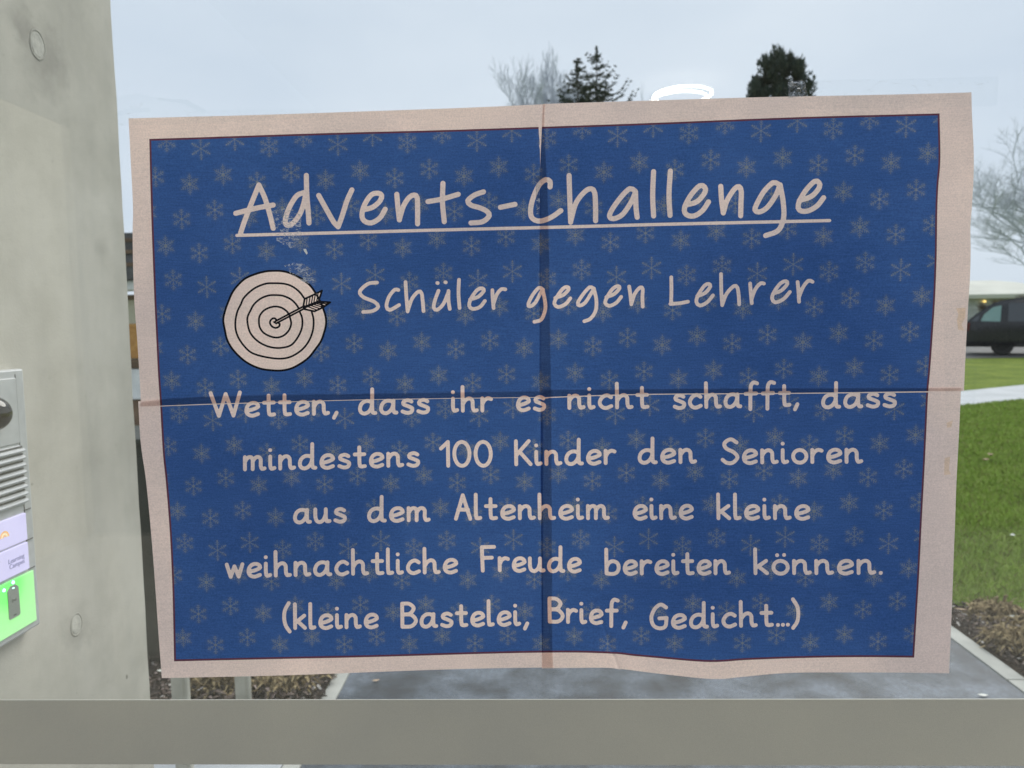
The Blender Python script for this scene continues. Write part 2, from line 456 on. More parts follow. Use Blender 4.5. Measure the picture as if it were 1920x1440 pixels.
def contour(strokes, h):
    """zero line of the signed distance as short segments (marching squares)"""
    pts, segs = [], []
    for g in groups_of(strokes):
        lo = np.min([P.min(0) - hw for P, hw in g], 0) - 2 * h
        hi = np.max([P.max(0) + hw for P, hw in g], 0) + 2 * h
        xs, ys = np.arange(lo[0], hi[0] + h, h), np.arange(lo[1], hi[1] + h, h)
        X, Y = np.meshgrid(xs, ys)
        D = seg_sdf(X, Y, g)
        D = np.where(np.abs(D) < 1e-3, 1e-3, np.clip(D, -5, 5))
        S = D < 0
        cell = S[:-1, :-1].astype(int) + S[:-1, 1:] + S[1:, 1:] + S[1:, :-1]
        key = {}
        def vid(i0, j0, i1, j1):
            k = (i0, j0, i1, j1)
            if k not in key:
                a, b = D[i0, j0], D[i1, j1]
                t = min(.92, max(.08, a / (a - b)))
                key[k] = len(pts)
                pts.append((xs[j0] + (xs[j1] - xs[j0]) * t, ys[i0] + (ys[i1] - ys[i0]) * t))
            return key[k]
        for i, j in np.argwhere((cell > 0) & (cell < 4)):
            s = (S[i, j], S[i, j + 1], S[i + 1, j + 1], S[i + 1, j])
            e = []
            if s[0] != s[1]: e.append(vid(i, j, i, j + 1))
            if s[1] != s[2]: e.append(vid(i, j + 1, i + 1, j + 1))
            if s[3] != s[2]: e.append(vid(i + 1, j, i + 1, j + 1))
            if s[0] != s[3]: e.append(vid(i, j, i + 1, j))
            for a, b in zip(e[::2], e[1::2]): segs.append((a, b))
    return np.array(pts), np.array(segs)

def resample(P, step):
    P = np.array(P, float)
    out = []
    for a, b in zip(P[:-1], P[1:]):
        k = max(1, int(np.hypot(*(b - a)) / step))
        out += [a + (b - a) * t for t in np.linspace(0, 1, k, endpoint=False)]
    return np.array(out + [P[-1]])
# the printed frame line, clockwise from the upper left corner, and the cut edges of the four sheets
FR_T = [(283, 262), (560, 252.5), (800, 245), (1008, 238.5), (1300, 228.5), (1560, 219), (1759, 214)]
FR_R = [(1759, 214), (1760, 300), (1756, 350), (1754, 400), (1753, 480), (1750, 560), (1746, 620), (1741, 690), (1737, 735), (1734, 800), (1731, 870), (1727, 960), (1722, 1080), (1718, 1150), (1713, 1232)]
FR_B = [(1713, 1232), (1600, 1230.5), (1500, 1231), (1400, 1234), (1320, 1237.5), (1200, 1228.5), (1145, 1223), (1035, 1221.5), (800, 1228), (500, 1235), (328, 1238.5)]
FR_L = [(328, 1238.5), (327, 1180), (325, 1100), (320, 1000), (312, 900), (307, 850), (302, 760), (298, 700), (295, 640), (291, 560), (287, 450), (285.5, 400), (284, 330), (283, 262)]
sides = [catmull(s, step=8) for s in (FR_T, FR_R, FR_B, FR_L)]
FRAME = np.vstack([s[:-1] for s in sides])
def inset(P, d):
    a, b = np.roll(P, 1, 0), np.roll(P, -1, 0)
    n1 = P - a; n2 = b - P
    n1 = np.stack([-n1[:, 1], n1[:, 0]], 1) / np.linalg.norm(n1, axis=1)[:, None]
    n2 = np.stack([-n2[:, 1], n2[:, 0]], 1) / np.linalg.norm(n2, axis=1)[:, None]
    n = n1 + n2
    n /= np.maximum(np.linalg.norm(n, axis=1)[:, None], .3) ** 2 / 2
    return P + n * d
BLUE = inset(FRAME, 3.6)
OUT_L1 = [(262, 762), (266.5, 752), (260, 650), (254, 560), (252, 440), (252.5, 390), (248, 300), (245, 224)]
OUT_T1 = [(245, 224), (560, 214.5), (800, 205), (1010, 196.5), (1022, 196)]
E_ULr = [(1022, 196), (1021, 240), (1028, 400), (1033, 700), (1034, 744)]
E_ULb = [(1034, 743.5), (1010, 744), (700, 748.5), (520, 753.5), (380, 757.5), (262, 762)]
E_URl = [(1013.5, 745.5), (1012, 720), (1012, 420), (1013, 310), (1016, 240), (1018, 195.5)]
OUT_T2 = [(1018, 195.5), (1300, 187), (1600, 180), (1818, 175)]
OUT_R2 = [(1818, 175), (1821, 280), (1817.5, 380), (1815.5, 425), (1817, 470), (1815.5, 520), (1810, 580), (1805.5, 650), (1803, 732)]
E_URb = [(1803, 732), (1735, 733), (1500, 736), (1200, 738.5), (1040, 743.5), (1013.5, 745.5)]
OUT_R4 = [(1798, 725), (1795, 800), (1790, 900), (1788, 1000), (1785, 1100), (1778, 1261)]
OUT_B4 = [(1778, 1261), (1600, 1259), (1480, 1258.5), (1390, 1265), (1335, 1268.5), (1240, 1261), (1160, 1251.5), (1120, 1249.5), (1016, 1251)]
E_LRl = [(1016, 1251), (1016, 1220), (1014, 900), (1014, 729)]
E_LRt = [(1014, 729), (1300, 727), (1700, 725.5), (1798, 725)]
OUT_L3 = [(305, 1270), (300, 1200), (293, 1100), (285, 1000), (276, 900), (267, 830), (262, 752)]
OUT_B3 = [(1040, 1249), (900, 1252.5), (700, 1258.5), (500, 1266), (305, 1270)]
E_LLr = [(1034, 731), (1034.5, 900), (1036, 1220), (1040, 1249)]
E_LLt = [(262, 752), (380, 742), (700, 736), (1034, 731)]
PRUL = [(1010, 190), (1010, 240), (1013, 330), (1013.2, 760)]                                  # printed area of the upper left sheet ends here
PRLL = [(250, 763.6), (380, 759.0), (520, 754.7), (700, 749.6), (1010, 745.0), (1040, 744.4)]  # printed area of the lower left sheet starts here
PRLR = [(1000, 748), (1013.5, 747.0), (1040, 745.2), (1200, 740.2), (1500, 737.8), (1735, 735.2), (1810, 734.2)]
def poly(*parts):
    return np.vstack([resample(catmull(p, step=8), 9)[:-1] for p in parts])
SHEETS = [  # outline, printed-area line ('x' = keep left of it, 'y' = keep below it), distance from the camera's wall plane
    (poly(OUT_L1, OUT_T1, E_ULr, E_ULb), ('x', PRUL), .7697, 'upper left'),
    (poly(E_URl, OUT_T2, OUT_R2, E_URb), None, .7693, 'upper right'),
    (poly(E_LLt, E_LLr, OUT_B3, OUT_L3), ('y', PRLL), .7705, 'lower left'),
    (poly(E_LRt, OUT_R4, OUT_B4, E_LRl), ('y', PRLR), .7701, 'lower right')]

def wave(X, Y):
    """how far the paper stands off the glass (metres)"""
    u, v = X / 1920, Y / 1440
    h = .0010 * (1 + np.sin(7.1 * u + 3.0 * v + .6)) + .0007 * (1 + np.sin(13 * u - 9 * v)) + .0004 * (1 + np.sin(31 * u + 17 * v + 1.1))
    h += .0022 * np.exp(-((X - 1335) / 70) ** 2 - ((Y - 1290) / 60) ** 2)                       # the sagging lower edge
    h += .0018 * np.exp(-((X - 1840) / 40) ** 2) * (1 + np.sin(Y / 45.0))                       # the loose right edge
    h += .0010 * np.exp(-((X - 240) / 35) ** 2) * (1 + np.sin(Y / 60.0))
    s = (X - 1112) * .94 - (Y - 1120) * .34                                                      # a crease near the lower edge
    h += .0011 * np.exp(-(s / 2.6) ** 2) * (Y > 1110) * (Y < 1265) * np.clip((Y - 1110) / 60, 0, 1)
    s2 = (X - 372) * .63 - (Y - 220) * .78
    h += .0008 * np.exp(-(s2 / 2.2) ** 2) * (X > 360) * (X < 425) * (Y < 262)
    return h
RTa, UPa, FWa, EYEa = (np.array(v) for v in (RT, UP, _fw, EYE))
def px_to_plane(X, Y, yd):
    r = ((X - 960) / F)[:, None] * RTa + ((720 - Y) / F)[:, None] * UPa + FWa
    P = EYEa + r * (yd / r[:, 1])[:, None]
    P[:, 1] -= wave(X, Y)
    return P
Hm = np.array([[1.0318116030518478, -0.047573280861304426, -279.53848407801115], [0.03129087403680455, 0.9621943767025601, -260.9502440451187], [2.65827130153825e-05, -6.261818020792225e-05, 1.0]])

# ------------------------------------------------------------------ poster materials
def flakes(g):
    """mask of the printed snowflakes: four kinds on a staggered lattice"""
    uv = g.n('ShaderNodeUVMap', uv_map='print').outputs[0]
    sx = g.n('ShaderNodeSeparateXYZ')
    g.t.links.new(uv, sx.inputs[0])
    u = g.m('MULTIPLY', sx.outputs[0], 100.0)
    v = g.m('MULTIPLY', sx.outputs[1], 100.0)
    SX, SY = 65.9, 63.8
    row = g.m('FLOOR', g.m('ADD', g.m('DIVIDE', g.m('SUBTRACT', v, 13.0), SY), .5))
    rm = g.m('FLOORED_MODULO', row, 4.0)
    off = None
    for k, val in enumerate((33.0, 8.0, 55.0, 21.0)):
        t = g.m('MULTIPLY', g.m('COMPARE', rm, float(k), .1), val)
        off = t if off is None else g.m('ADD', off, t)
    i = g.m('FLOOR', g.m('ADD', g.m('DIVIDE', g.m('SUBTRACT', u, off), SX), .5))
    lx = g.m('SUBTRACT', g.m('SUBTRACT', u, off), g.m('MULTIPLY', i, SX))
    even = g.m('COMPARE', rm, 2.0, .1)                     # rows in which the even flakes hang lower
    par = g.m('FLOORED_MODULO', g.m('ADD', i, even), 2.0)
    zig = g.m('SUBTRACT', g.m('MULTIPLY', par, 15.0), 7.5)
    ly = g.m('SUBTRACT', g.m('SUBTRACT', v, g.m('ADD', g.m('MULTIPLY', row, SY), 13.0)), zig)
    typ = g.m('FLOORED_MODULO', g.m('ADD', g.m('ADD', i, g.m('MULTIPLY', row, 3.0)), par), 4.0)
    r = g.m('SQRT', g.m('ADD', g.m('MULTIPLY', lx, lx), g.m('MULTIPLY', ly, ly)))
    a = g.m('PINGPONG', g.m('ADD', g.m('ARCTAN2', lx, ly), math.pi * 4), math.pi / 6)
    px = g.m('MULTIPLY', r, g.m('COSINE', a))
    py = g.m('MULTIPLY', r, g.m('SINE', a))
    is_ = [g.m('COMPARE', typ, float(k), .1) for k in range(4)]
    def pick(vals):
        o = None
        for k, val in enumerate(vals):
            t = g.m('MULTIPLY', is_[k], float(val))
            o = t if o is None else g.m('ADD', o, t)
        return o
    def segd(x0, y0, dx, dy, ln):
        """distance to a segment of length ln from (x0,y0) along (dx,dy)"""
        ax, ay = g.m('SUBTRACT', px, x0), g.m('SUBTRACT', py, y0)
        t = g.m('MINIMUM', g.m('MAXIMUM', g.m('ADD', g.m('MULTIPLY', ax, dx), g.m('MULTIPLY', ay, dy)), 0.0), ln)
        ex, ey = g.m('SUBTRACT', ax, g.m('MULTIPLY', t, dx)), g.m('SUBTRACT', ay, g.m('MULTIPLY', t, dy))
        return g.m('SQRT', g.m('ADD', g.m('MULTIPLY', ex, ex), g.m('MULTIPLY', ey, ey)))
    d = segd(0.0, 0.0, 1.0, 0.0, pick((19, 19, 20, 18)))
    c, s = math.cos(rad(52)), math.sin(rad(52))
    for st, ln in (((6.5, 5, 6.5, 7.5), (4.0, 6.5, 1.5, 3.6)), ((11.5, 9.5, 10.0, 11.5), (5.5, 5.0, 3.6, 5.0)), ((15.5, 13.5, 14, 15.5), (3.0, 3.2, 2.8, 2.6))):
        d = g.m('MINIMUM', d, segd(pick(st), 0.0, c, s, pick(ln)))
    core = g.m('ADD', g.m('SUBTRACT', r, pick((0.8, 4.2, 2.2, 3.2))), 1.0)
    d = g.m('MINIMUM', d, core)
    tipx = g.m('SUBTRACT', px, 18.6)
    tip = g.m('ADD', g.m('SUBTRACT', g.m('SQRT', g.m('ADD', g.m('MULTIPLY', tipx, tipx), g.m('MULTIPLY', py, py))), pick((0, 0, 2.0, 0.6))), 1.0)
    d = g.m('MINIMUM', d, tip)
    e = g.m('DIVIDE', g.m('SUBTRACT', d, -.05), 1.15, clamp=True)
    halo = g.m('MULTIPLY', g.m('SUBTRACT', 1.0, g.m('DIVIDE', d, 6.0, clamp=True)), .13)
    inr = g.m('LESS_THAN', r, 22.5)
    return g.m('MULTIPLY', g.m('MAXIMUM', g.m('SUBTRACT', 1.0, e), halo), inr)
def paper_mat(name, col, snow=False):
    m, g, out = newmat(name)
    tc = g.n('ShaderNodeTexCoord').outputs['Object']
    c = (*col, 1)
    if snow:
        k = flakes(g)
        c = g.mixc(g.m('MULTIPLY', k, .46), c, (.47, .45, .27, 1))
    fib = g.noise(tc, 620, 4, .7)
    blo = g.noise(tc, 17, 6, .62)
    mp = g.n('ShaderNodeMapping')
    mp.inputs['Scale'].default_value = (70, 70, 900)
    g.t.links.new(tc, mp.inputs['Vector'])
    grn = g.noise(mp.outputs[0], 1.0, 3, .6)                        # the grain of the sheet runs sideways
    lo_ = .70 if snow else .80
    c = g.mixc(1.0, c, g.ramp(fib, [(.30, (lo_, lo_, lo_ + .02)), (.70, (1.04, 1.04, 1.04))]), 'MULTIPLY')
    c = g.mixc(1.0, c, g.ramp(grn, [(.34, (.86 if snow else .95,) * 3), (.66, (1.02, 1.02, 1.02))]), 'MULTIPLY')
    c = g.mixc(1.0, c, g.ramp(blo, [(.30, (.86, .90, .93) if snow else (.93, .92, .92)), (.70, (1.03, 1.0, 1.0))]), 'MULTIPLY')
    c = g.mixc(1.0, c, g.ramp(g.noise(tc, 4.5, 3, .5), [(.34, (.80, .82, .87)), (.66, (1.08, 1.06, 1.04))]), 'MULTIPLY')  # soft uneven backlight is put into the colour as broad patches
    d = g.n('ShaderNodeBsdfDiffuse')
    t = g.n('ShaderNodeBsdfTranslucent')
    g.t.links.new(c, d.inputs['Color'])
    g.t.links.new(c, t.inputs['Color'])
    mx = g.n('ShaderNodeMixShader')
    mx.inputs[0].default_value = PAPER_T
    g.t.links.new(d.outputs[0], mx.inputs[1])
    g.t.links.new(t.outputs[0], mx.inputs[2])
    g.t.links.new(mx.outputs[0], out.inputs[0])
    return m
PAPER_T = 0.67
MP = [paper_mat('poster_paper', (.95, .78, .695)), paper_mat('poster_blue_ink', (.062, .145, .385), True), paper_mat('poster_black_ink', (.014, .014, .018)), paper_mat('poster_frame_ink', (.15, .06, .09))]

# ------------------------------------------------------------------ poster geometry
CP, CS = contour(PAPER_STROKES, 1.3)
BP, BS = contour(BLACK_STROKES, .75)
poster_loc = Vector((0.013, 0.769, 1.27))
poster = empty('poster', poster_loc, 'blue snowflake poster of four overlapping sheets with handwritten title Advents-Challenge, taped to the glass', 'poster')
def build_sheet(outl, lim, yd, where):
    lo, hi = outl.min(0), outl.max(0)
    V, E = [], []
    def chain(P, closed):
        n0 = len(V)
        V.extend(map(tuple, P))
        E.extend((n0 + i, n0 + i + 1) for i in range(len(P) - 1))
        if closed: E.append((n0 + len(P) - 1, n0))
    chain(outl, True)
    for P in (FRAME, BLUE):
        chain(P, True)
    if lim: chain(resample(catmull(lim[1], step=8), 9), False)
    if where == 'lower left': chain(resample([(1018, 720), (1018, 1262)], 9), False)
    for q in FLETCH: chain(q, True)
    for P, S in ((CP, CS), (BP, BS)):
        near = ((P > lo - 6) & (P < hi + 6)).all(1)
        keep = S[near[S[:, 0]] & near[S[:, 1]]]
        ids = np.unique(keep)
        rm = {a: len(V) + k for k, a in enumerate(ids)}
        V.extend(map(tuple, P[ids]))
        E.extend((rm[a], rm[b]) for a, b in keep)
    gx, gy = np.meshgrid(np.arange(lo[0] + 7, hi[0], 17.3), np.arange(lo[1] + 7, hi[1], 17.1))
    G = np.stack([gx.ravel(), gy.ravel()], 1) + RNG.uniform(-3, 3, (gx.size, 2))
    k = np.linspace(1118, 1252, 40)
    crease = np.vstack([np.stack([1112 + (k - 1120) * .36 + o, k], 1) for o in (-5, -2.5, 0, 2.5, 5)])
    G = np.vstack([G, crease])
    G = G[inpoly(G[:, 0], G[:, 1], outl)]
    V.extend(map(tuple, G))
    V2 = [Vector((round(a, 4), round(b, 4))) for a, b in V]
    ov, oe, of, *_ = delaunay_2d_cdt(V2, E, [], 0, 1e-3, False)
    ov = np.array([tuple(a) for a in ov])
    T = np.array([f for f in of if len(f) == 3])
    C = ov[T].mean(1)
    X, Y = C[:, 0], C[:, 1]
    keep = inpoly(X, Y, outl)
    T, X, Y = T[keep], X[keep], Y[keep]
    cls = np.zeros(len(T), int)
    fr, bl = inpoly(X, Y, FRAME), inpoly(X, Y, BLUE)
    cls[fr] = 3
    cls[bl] = 1
    cls[seg_sdf(X, Y, PAPER_STROKES) < 0] = 0
    tg = inpoly(X, Y, TARGET_C)
    for q in FLETCH: tg |= inpoly(X, Y, q)
    cls[tg] = 0
    cls[seg_sdf(X, Y, BLACK_STROKES) < 0] = 2
    if lim:
        P = np.array(lim[1], float)
        if lim[0] == 'x': cls[X > np.interp(Y, P[:, 1], P[:, 0])] = 0
        else: cls[Y < np.interp(X, P[:, 0], P[:, 1])] = 0
    if where == 'lower left': cls[X > 1018] = 0
    used = np.unique(T)
    rm = np.full(len(ov), -1)
    rm[used] = np.arange(len(used))
    T, ov = rm[T], ov[used]
    P3 = px_to_plane(ov[:, 0], ov[:, 1], yd)
    me = bpy.data.meshes.new('paper_sheet')
    me.from_pydata(P3.tolist(), [], T.tolist())
    me.polygons.foreach_set('material_index', cls.astype(np.int32))
    me.polygons.foreach_set('use_smooth', np.ones(len(T), bool))
    q = np.hstack([ov, np.ones((len(ov), 1))]) @ Hm.T
    q = q[:, :2] / q[:, 2:] / 100
    lv = np.zeros(len(me.loops), np.int32)
    me.loops.foreach_get('vertex_index', lv)
    ul = me.uv_layers.new(name='print')
    ul.data.foreach_set('uv', q[lv].reshape(-1).astype(np.float32))
    me.update()
    return link('paper_sheet', me, MP, poster)
for a in SHEETS:
    o = build_sheet(*a)
    tag(o, {'upper left': 'sheet with the word Advents and the target drawing', 'upper right': 'sheet with the word Challenge and Lehrer', 'lower left': 'sheet with the word mindestens', 'lower right': 'sheet with the word Senioren and a sagging wavy lower edge'}[a[3]])
# ------------------------------------------------------------------ ground and paving
M_lawn = pbr('lawn_soil', [(.25, (.105, .150, .020)), (.5, (.165, .225, .032)), (.75, (.225, .275, .046))], scale=1.3, rough=.9, bump=.6, bscale=40, bdist=.03, spec=.1, fine=(14, .8, .6, 1.15))
M_asph = pbr('wet_asphalt', [(.36, (.018, .023, .031)), (.48, (.052, .066, .084)), (.64, (.120, .145, .178))], scale=4.2, rough=.55, bump=.5, bscale=220, bdist=.003, detail=10, spec=.5, dist=.15, fine=(60, .8, .65, 1.2))
M_pathc = pbr('wet_pale_concrete', [(.3, (.34, .36, .38)), (.7, (.46, .48, .50))], scale=1.6, rough=.4, bump=.15, bscale=80, spec=.5)
M_kerb = pbr('kerb_concrete', [(.3, (.35, .355, .325)), (.7, (.47, .47, .43))], scale=9, rough=.8, bump=.3, bscale=300, bdist=.002, fine=(400, .5, .8, 1.1))
M_soil = pbr('mulch_soil', [(.3, (.018, .013, .010)), (.7, (.060, .042, .032))], scale=22, rough=.95, bump=1.0, bscale=70, bdist=.02, spec=.2)
M_road = pbr('road_asphalt', [(.3, (.07, .07, .07)), (.7, (.12, .115, .11))], scale=1.2, rough=.7, bump=.3, bscale=150)
def grid(name, x0, x1, y0, y1, nx, ny, z, mat, kind='structure', ys=None):
    xs = np.linspace(x0, x1, nx)
    ys = np.linspace(y0, y1, ny) if ys is None else ys
    V = [(x, y, terrain(y) + z) for y in ys for x in xs]
    n = len(xs)
    Fc = [(j * n + i, j * n + i + 1, (j + 1) * n + i + 1, (j + 1) * n + i) for j in range(len(ys) - 1) for i in range(n - 1)]
    return tag(pyobj(name, V, Fc, mat), kind=kind)
_terr = terrain
def terrain(y): return 0.022 * min(60.0, max(0.0, y - 14))
grid('lawn', -500, 500, 0.9, 900, 21, 30, 0, M_lawn, ys=np.array([.84, 2, 4, 8, 12, 14, 16, 20, 25, 30, 40, 50, 60, 74, 100, 200, 400, 900]))
grid('ground', -500, 500, -300, .84, 21, 12, -.012, M_road)
def slab(name, x0, x1, y0, y1, z0, z1, mat, bev=.004):
    bm = bmesh.new()
    box(bm, x0, x1, y0, y1, z0, z1, bev)
    return tag(bmobj(name, bm, mat), kind='structure')
slab('entrance_path', -.838, 2.0, .86, 10.5, -.05, .006, M_asph, 0)
bm = bmesh.new()
for k in range(11): box(bm, 2.002, 2.083, 1.05 + k * 1.0 - .95, 1.05 + (k + 1) * 1.0 - .956, -.08, .012, .002)
tag(bmobj('kerb', bm, M_kerb), kind='structure')
bm = bmesh.new()
for k in range(10): box(bm, -.902, -.840, .87 + k, .87 + k + .995, -.08, .012, .002)
tag(bmobj('kerb', bm, M_kerb), kind='structure')
slab('paving', -2.6, -.906, .86, 2.62, -.08, .016, M_pathc)
# the pale path that crosses the lawn
a0, a1 = Vector((7.49, 13.14, 0)), Vector((9.18, 14.04, 0))
d_ = (a1 - a0).normalized(); n_ = Vector((-d_.y, d_.x, 0))
V, Fc = [], []
for i, t in enumerate(np.linspace(-22, 40, 32)):
    for wv in (0.0, 1.42):
        p = a0 + d_ * t + n_ * wv
        V.append((p.x, p.y, terrain(p.y) + .012))
    if i: Fc.append((2 * i - 2, 2 * i, 2 * i + 1, 2 * i - 1))
tag(pyobj('footpath', V, Fc, M_pathc), kind='structure')
grid('road', -120, 160, 24.4, 32, 30, 5, .01, M_road)
# mulch beds
def bed(name, pts):
    bm = bmesh.new()
    f = bm.faces.new([bm.verts.new((x, y, .010)) for x, y in pts])
    bmesh.ops.triangulate(bm, faces=[f])
    return tag(bmobj(name, bm, M_soil), kind='structure')
bed('mulch_bed', [(2.084, .87), (5.5, .87), (5.5, 3.2), (3.6, 3.45), (2.53, 3.81), (2.24, 3.93), (2.084, 3.97)])
bed('mulch_bed', [(-5.0, 2.625), (-.904, 2.625), (-.904, 4.4), (-5.0, 4.4)])
M_bark = [pbr('bark_dark', [(.4, (.022, .016, .014)), (.6, (.05, .037, .032))], scale=20, rough=.8),
          pbr('bark_brown', [(.4, (.085, .060, .047)), (.6, (.13, .095, .078))], scale=20, rough=.75),
          pbr('bark_pinkish', [(.4, (.22, .165, .145)), (.6, (.33, .26, .23))], scale=20, rough=.7),
          pbr('bark_pale', [(.4, (.38, .35, .32)), (.6, (.56, .52, .48))], scale=20, rough=.7)]
def chips(name, x0, x1, y0, y1, n, ylim=None):
    x, y = RNG.uniform(x0, x1, n), RNG.uniform(y0, y1, n)
    if ylim is not None:
        k = ylim(x, y)
        x, y = x[k], y[k]
    n = len(x)
    L_, W_ = RNG.uniform(.012, .05, n), RNG.uniform(.005, .014, n)
    az, ti, ro = RNG.uniform(0, 6.283, n), RNG.normal(0, .32, n), RNG.normal(0, .6, n)
    z = RNG.uniform(.014, .045, n)
    dx = np.stack([np.cos(az) * np.cos(ti), np.sin(az) * np.cos(ti), np.sin(ti)], 1)
    sd = np.stack([-np.sin(az) * np.cos(ro), np.cos(az) * np.cos(ro), np.sin(ro)], 1)
    nn = np.cross(dx, sd)
    c = np.stack([x, y, z], 1)
    e, s_, h = dx * L_[:, None] * .5, sd * W_[:, None] * .5, nn * RNG.uniform(.001, .004, n)[:, None]
    P = []
    mid = h * 2
    P.append(np.stack([c - e - s_ * .5, c - s_ + mid, c + s_ + mid, c - e + s_ * .6], 1))
    P.append(np.stack([c - s_ + mid, c + e * .9 - s_ * .4, c + e + s_ * .5, c + s_ + mid], 1))
    P = np.concatenate(P)
    idx = RNG.choice(4, n, p=(.48, .34, .13, .05))
    o = quadsoup(name, P, M_bark, idx=np.concatenate([idx, idx]))
    return tag(o, kind='stuff')
chips('bark_mulch', 2.09, 3.6, 2.5, 3.97, 9000, lambda x, y: y < 3.98 - (x - 2.1) * .33)
chips('bark_mulch', -2.6, -.88, 2.6, 4.0, 9000)
# grass
def grass(n, x, y, hmin, hmax, name='grass'):
    k = (y > 3.92 - (np.clip(x, 2.1, 5) - 2.1) * .33) | (x < -.9)
    k &= ~((x > -5.0) & (x < -.9) & (y < 4.42))
    k &= ~((x > -.91) & (x < 2.09) & (y < 10.6))
    s_ = (x - a0.x) * n_.x + (y - a0.y) * n_.y
    k &= ~((s_ > .02) & (s_ < 1.40))
    x, y = x[k], y[k]
    n = len(x)
    z = np.array([terrain(v) for v in y])
    az = RNG.uniform(0, 6.283, n)
    h = RNG.uniform(hmin, hmax, n)
    wd = RNG.uniform(.0022, .0042, n) * (1 + .10 * np.maximum(0, y - 4))
    le = RNG.uniform(.2, 1.1, n) * h
    la = RNG.uniform(0, 6.283, n)
    b = np.stack([x, y, z], 1)
    sd = np.stack([np.cos(az), np.sin(az), np.zeros(n)], 1) * wd[:, None]
    ld = np.stack([np.cos(la) * le, np.sin(la) * le, h], 1)
    m_ = b + ld * np.array([.35, .35, .62])
    P = np.stack([b - sd, b + sd, m_ + sd * .7, b + ld, m_ - sd * .7], 1)
    return tag(quadsoup(name, P, M_grass, idx=RNG.choice(3, n, p=(.46, .42, .12))), kind='stuff')
M_grass = [pbr('grass_green', [(.35, (.26, .39, .05)), (.65, (.36, .50, .08))], scale=3, rough=.6, spec=.25),
           pbr('grass_bright', [(.35, (.33, .46, .09)), (.65, (.43, .55, .13))], scale=3, rough=.6, spec=.25),
           pbr('grass_straw', [(.35, (.24, .23, .08)), (.65, (.36, .33, .14))], scale=3, rough=.7, spec=.2)]
_y = RNG.uniform(3.6, 14, 70000) ** 1.0
_x = _y * RNG.uniform(.50, .78, 70000)
_xx = np.concatenate([_x, RNG.uniform(-8, 9, 30000)])
_yy = np.concatenate([_y, RNG.uniform(3.6, 13, 30000)])
_k = np.nonzero(np.ones(len(_xx)))[0]
grass(len(_k), _xx, _yy, .022, .058)
# withered perennials
M_straw = [pbr('straw_tan', [(.4, (.22, .165, .085)), (.6, (.36, .285, .16))], scale=30, rough=.85, spec=.1), pbr('straw_dark', [(.4, (.10, .075, .04)), (.6, (.17, .125, .07))], scale=30, rough=.9, spec=.1)]
def clump(c, r, h, n, label):
    a, q = RNG.uniform(0, 6.283, n), r * np.sqrt(RNG.uniform(0, 1, n))
    b = np.stack([c.x + q * np.cos(a), c.y + q * np.sin(a), np.full(n, .02) + h * (1 - (q / r) ** 2) * RNG.uniform(.2, 1, n)], 1)
    th, el = RNG.uniform(0, 6.283, n), RNG.normal(.1, .5, n)
    ln = RNG.uniform(.03, .085, n)
    d = np.stack([np.cos(th) * np.cos(el), np.sin(th) * np.cos(el), np.sin(el)], 1)
    s_ = np.cross(d, np.array([0, 0, 1.0]))
    s_ /= np.linalg.norm(s_, axis=1)[:, None]
    s_ *= RNG.uniform(.003, .009, n)[:, None]
    m_ = b + d * ln[:, None] * .55 + np.array([0, 0, .012])
    e = b + d * ln[:, None] + np.array([0, 0, -.012])
    P = np.concatenate([np.stack([b - s_ * .4, m_ - s_, m_ + s_, b + s_ * .4], 1), np.stack([m_ - s_, e - s_ * .2, e + s_ * .2, m_ + s_], 1)])
    P[..., 2] = np.maximum(P[..., 2], .012)
    k = RNG.choice(2, n, p=(.68, .32))
    o = quadsoup('withered_plant', P, M_straw, idx=np.concatenate([k, k]))
    return tag(o, label, 'plant', 'withered plants in the mulch')
clump(gnd(408, 1285), .13, .07, 520, 'straw-coloured withered plant in the mulch between the two grey posts')
clump(gnd(545, 1278), .15, .08, 620, 'straw-coloured withered plant right of the grey posts, near the asphalt edge')
clump(gnd(1872, 1162), .15, .05, 520, 'low withered plant on the mulch just below the lawn edge')
clump(gnd(1905, 1218), .13, .08, 520, 'withered plant on the mulch beside the pale kerb')
# fallen leaves
def leaf(c, ln, wd, az, mat, label, z=.012, curl=.25):
    V, Fc = [], []
    for i, t in enumerate(np.linspace(-1, 1, 9)):
        ww = wd * (1 - abs(t) ** 1.7) * .5 + .0006
        for s_ in (-1, 0, 1):
            x, y = t * ln * .5, s_ * ww
            V.append((c.x + x * math.cos(az) - y * math.sin(az), c.y + x * math.sin(az) + y * math.cos(az), z + curl * wd * (abs(s_) * .5 + t * t * .4)))
    for i in range(8):
        for s_ in range(2): Fc.append((i * 3 + s_, i * 3 + 3 + s_, i * 3 + 4 + s_, i * 3 + 1 + s_))
    return tag(pyobj('fallen_leaf', V, Fc, mat, smooth=True), label, 'leaf')
M_leafw = pbr('leaf_white', [(.4, (.62, .62, .56)), (.6, (.78, .78, .72))], scale=40, rough=.5)
M_leaft = pbr('leaf_tan', [(.4, (.38, .26, .16)), (.6, (.55, .40, .27))], scale=40, rough=.6)
leaf(gnd(1843, 1309), .042, .017, -.1, M_leafw, 'white leaf lying on the wet asphalt near the right kerb')
leaf(gnd(705, 1281), .034, .014, .3, M_leaft, 'pale tan leaf lying on the asphalt near the mulch bed')
leaf(gnd(1899, 1159, .05), .05, .018, .2, M_leafw, 'curled white leaf on the mulch below the lawn', z=.055, curl=.7)
leaf(gnd(1916, 1152, .05), .05, .035, 1.0, M_leaft, 'broad tan leaf on the mulch at the lawn edge', z=.055, curl=.5)
leaf(gnd(306, 1259, .05), .05, .026, .5, M_leafw, 'white leaf on the mulch beside the concrete wall', z=.05, curl=.5)
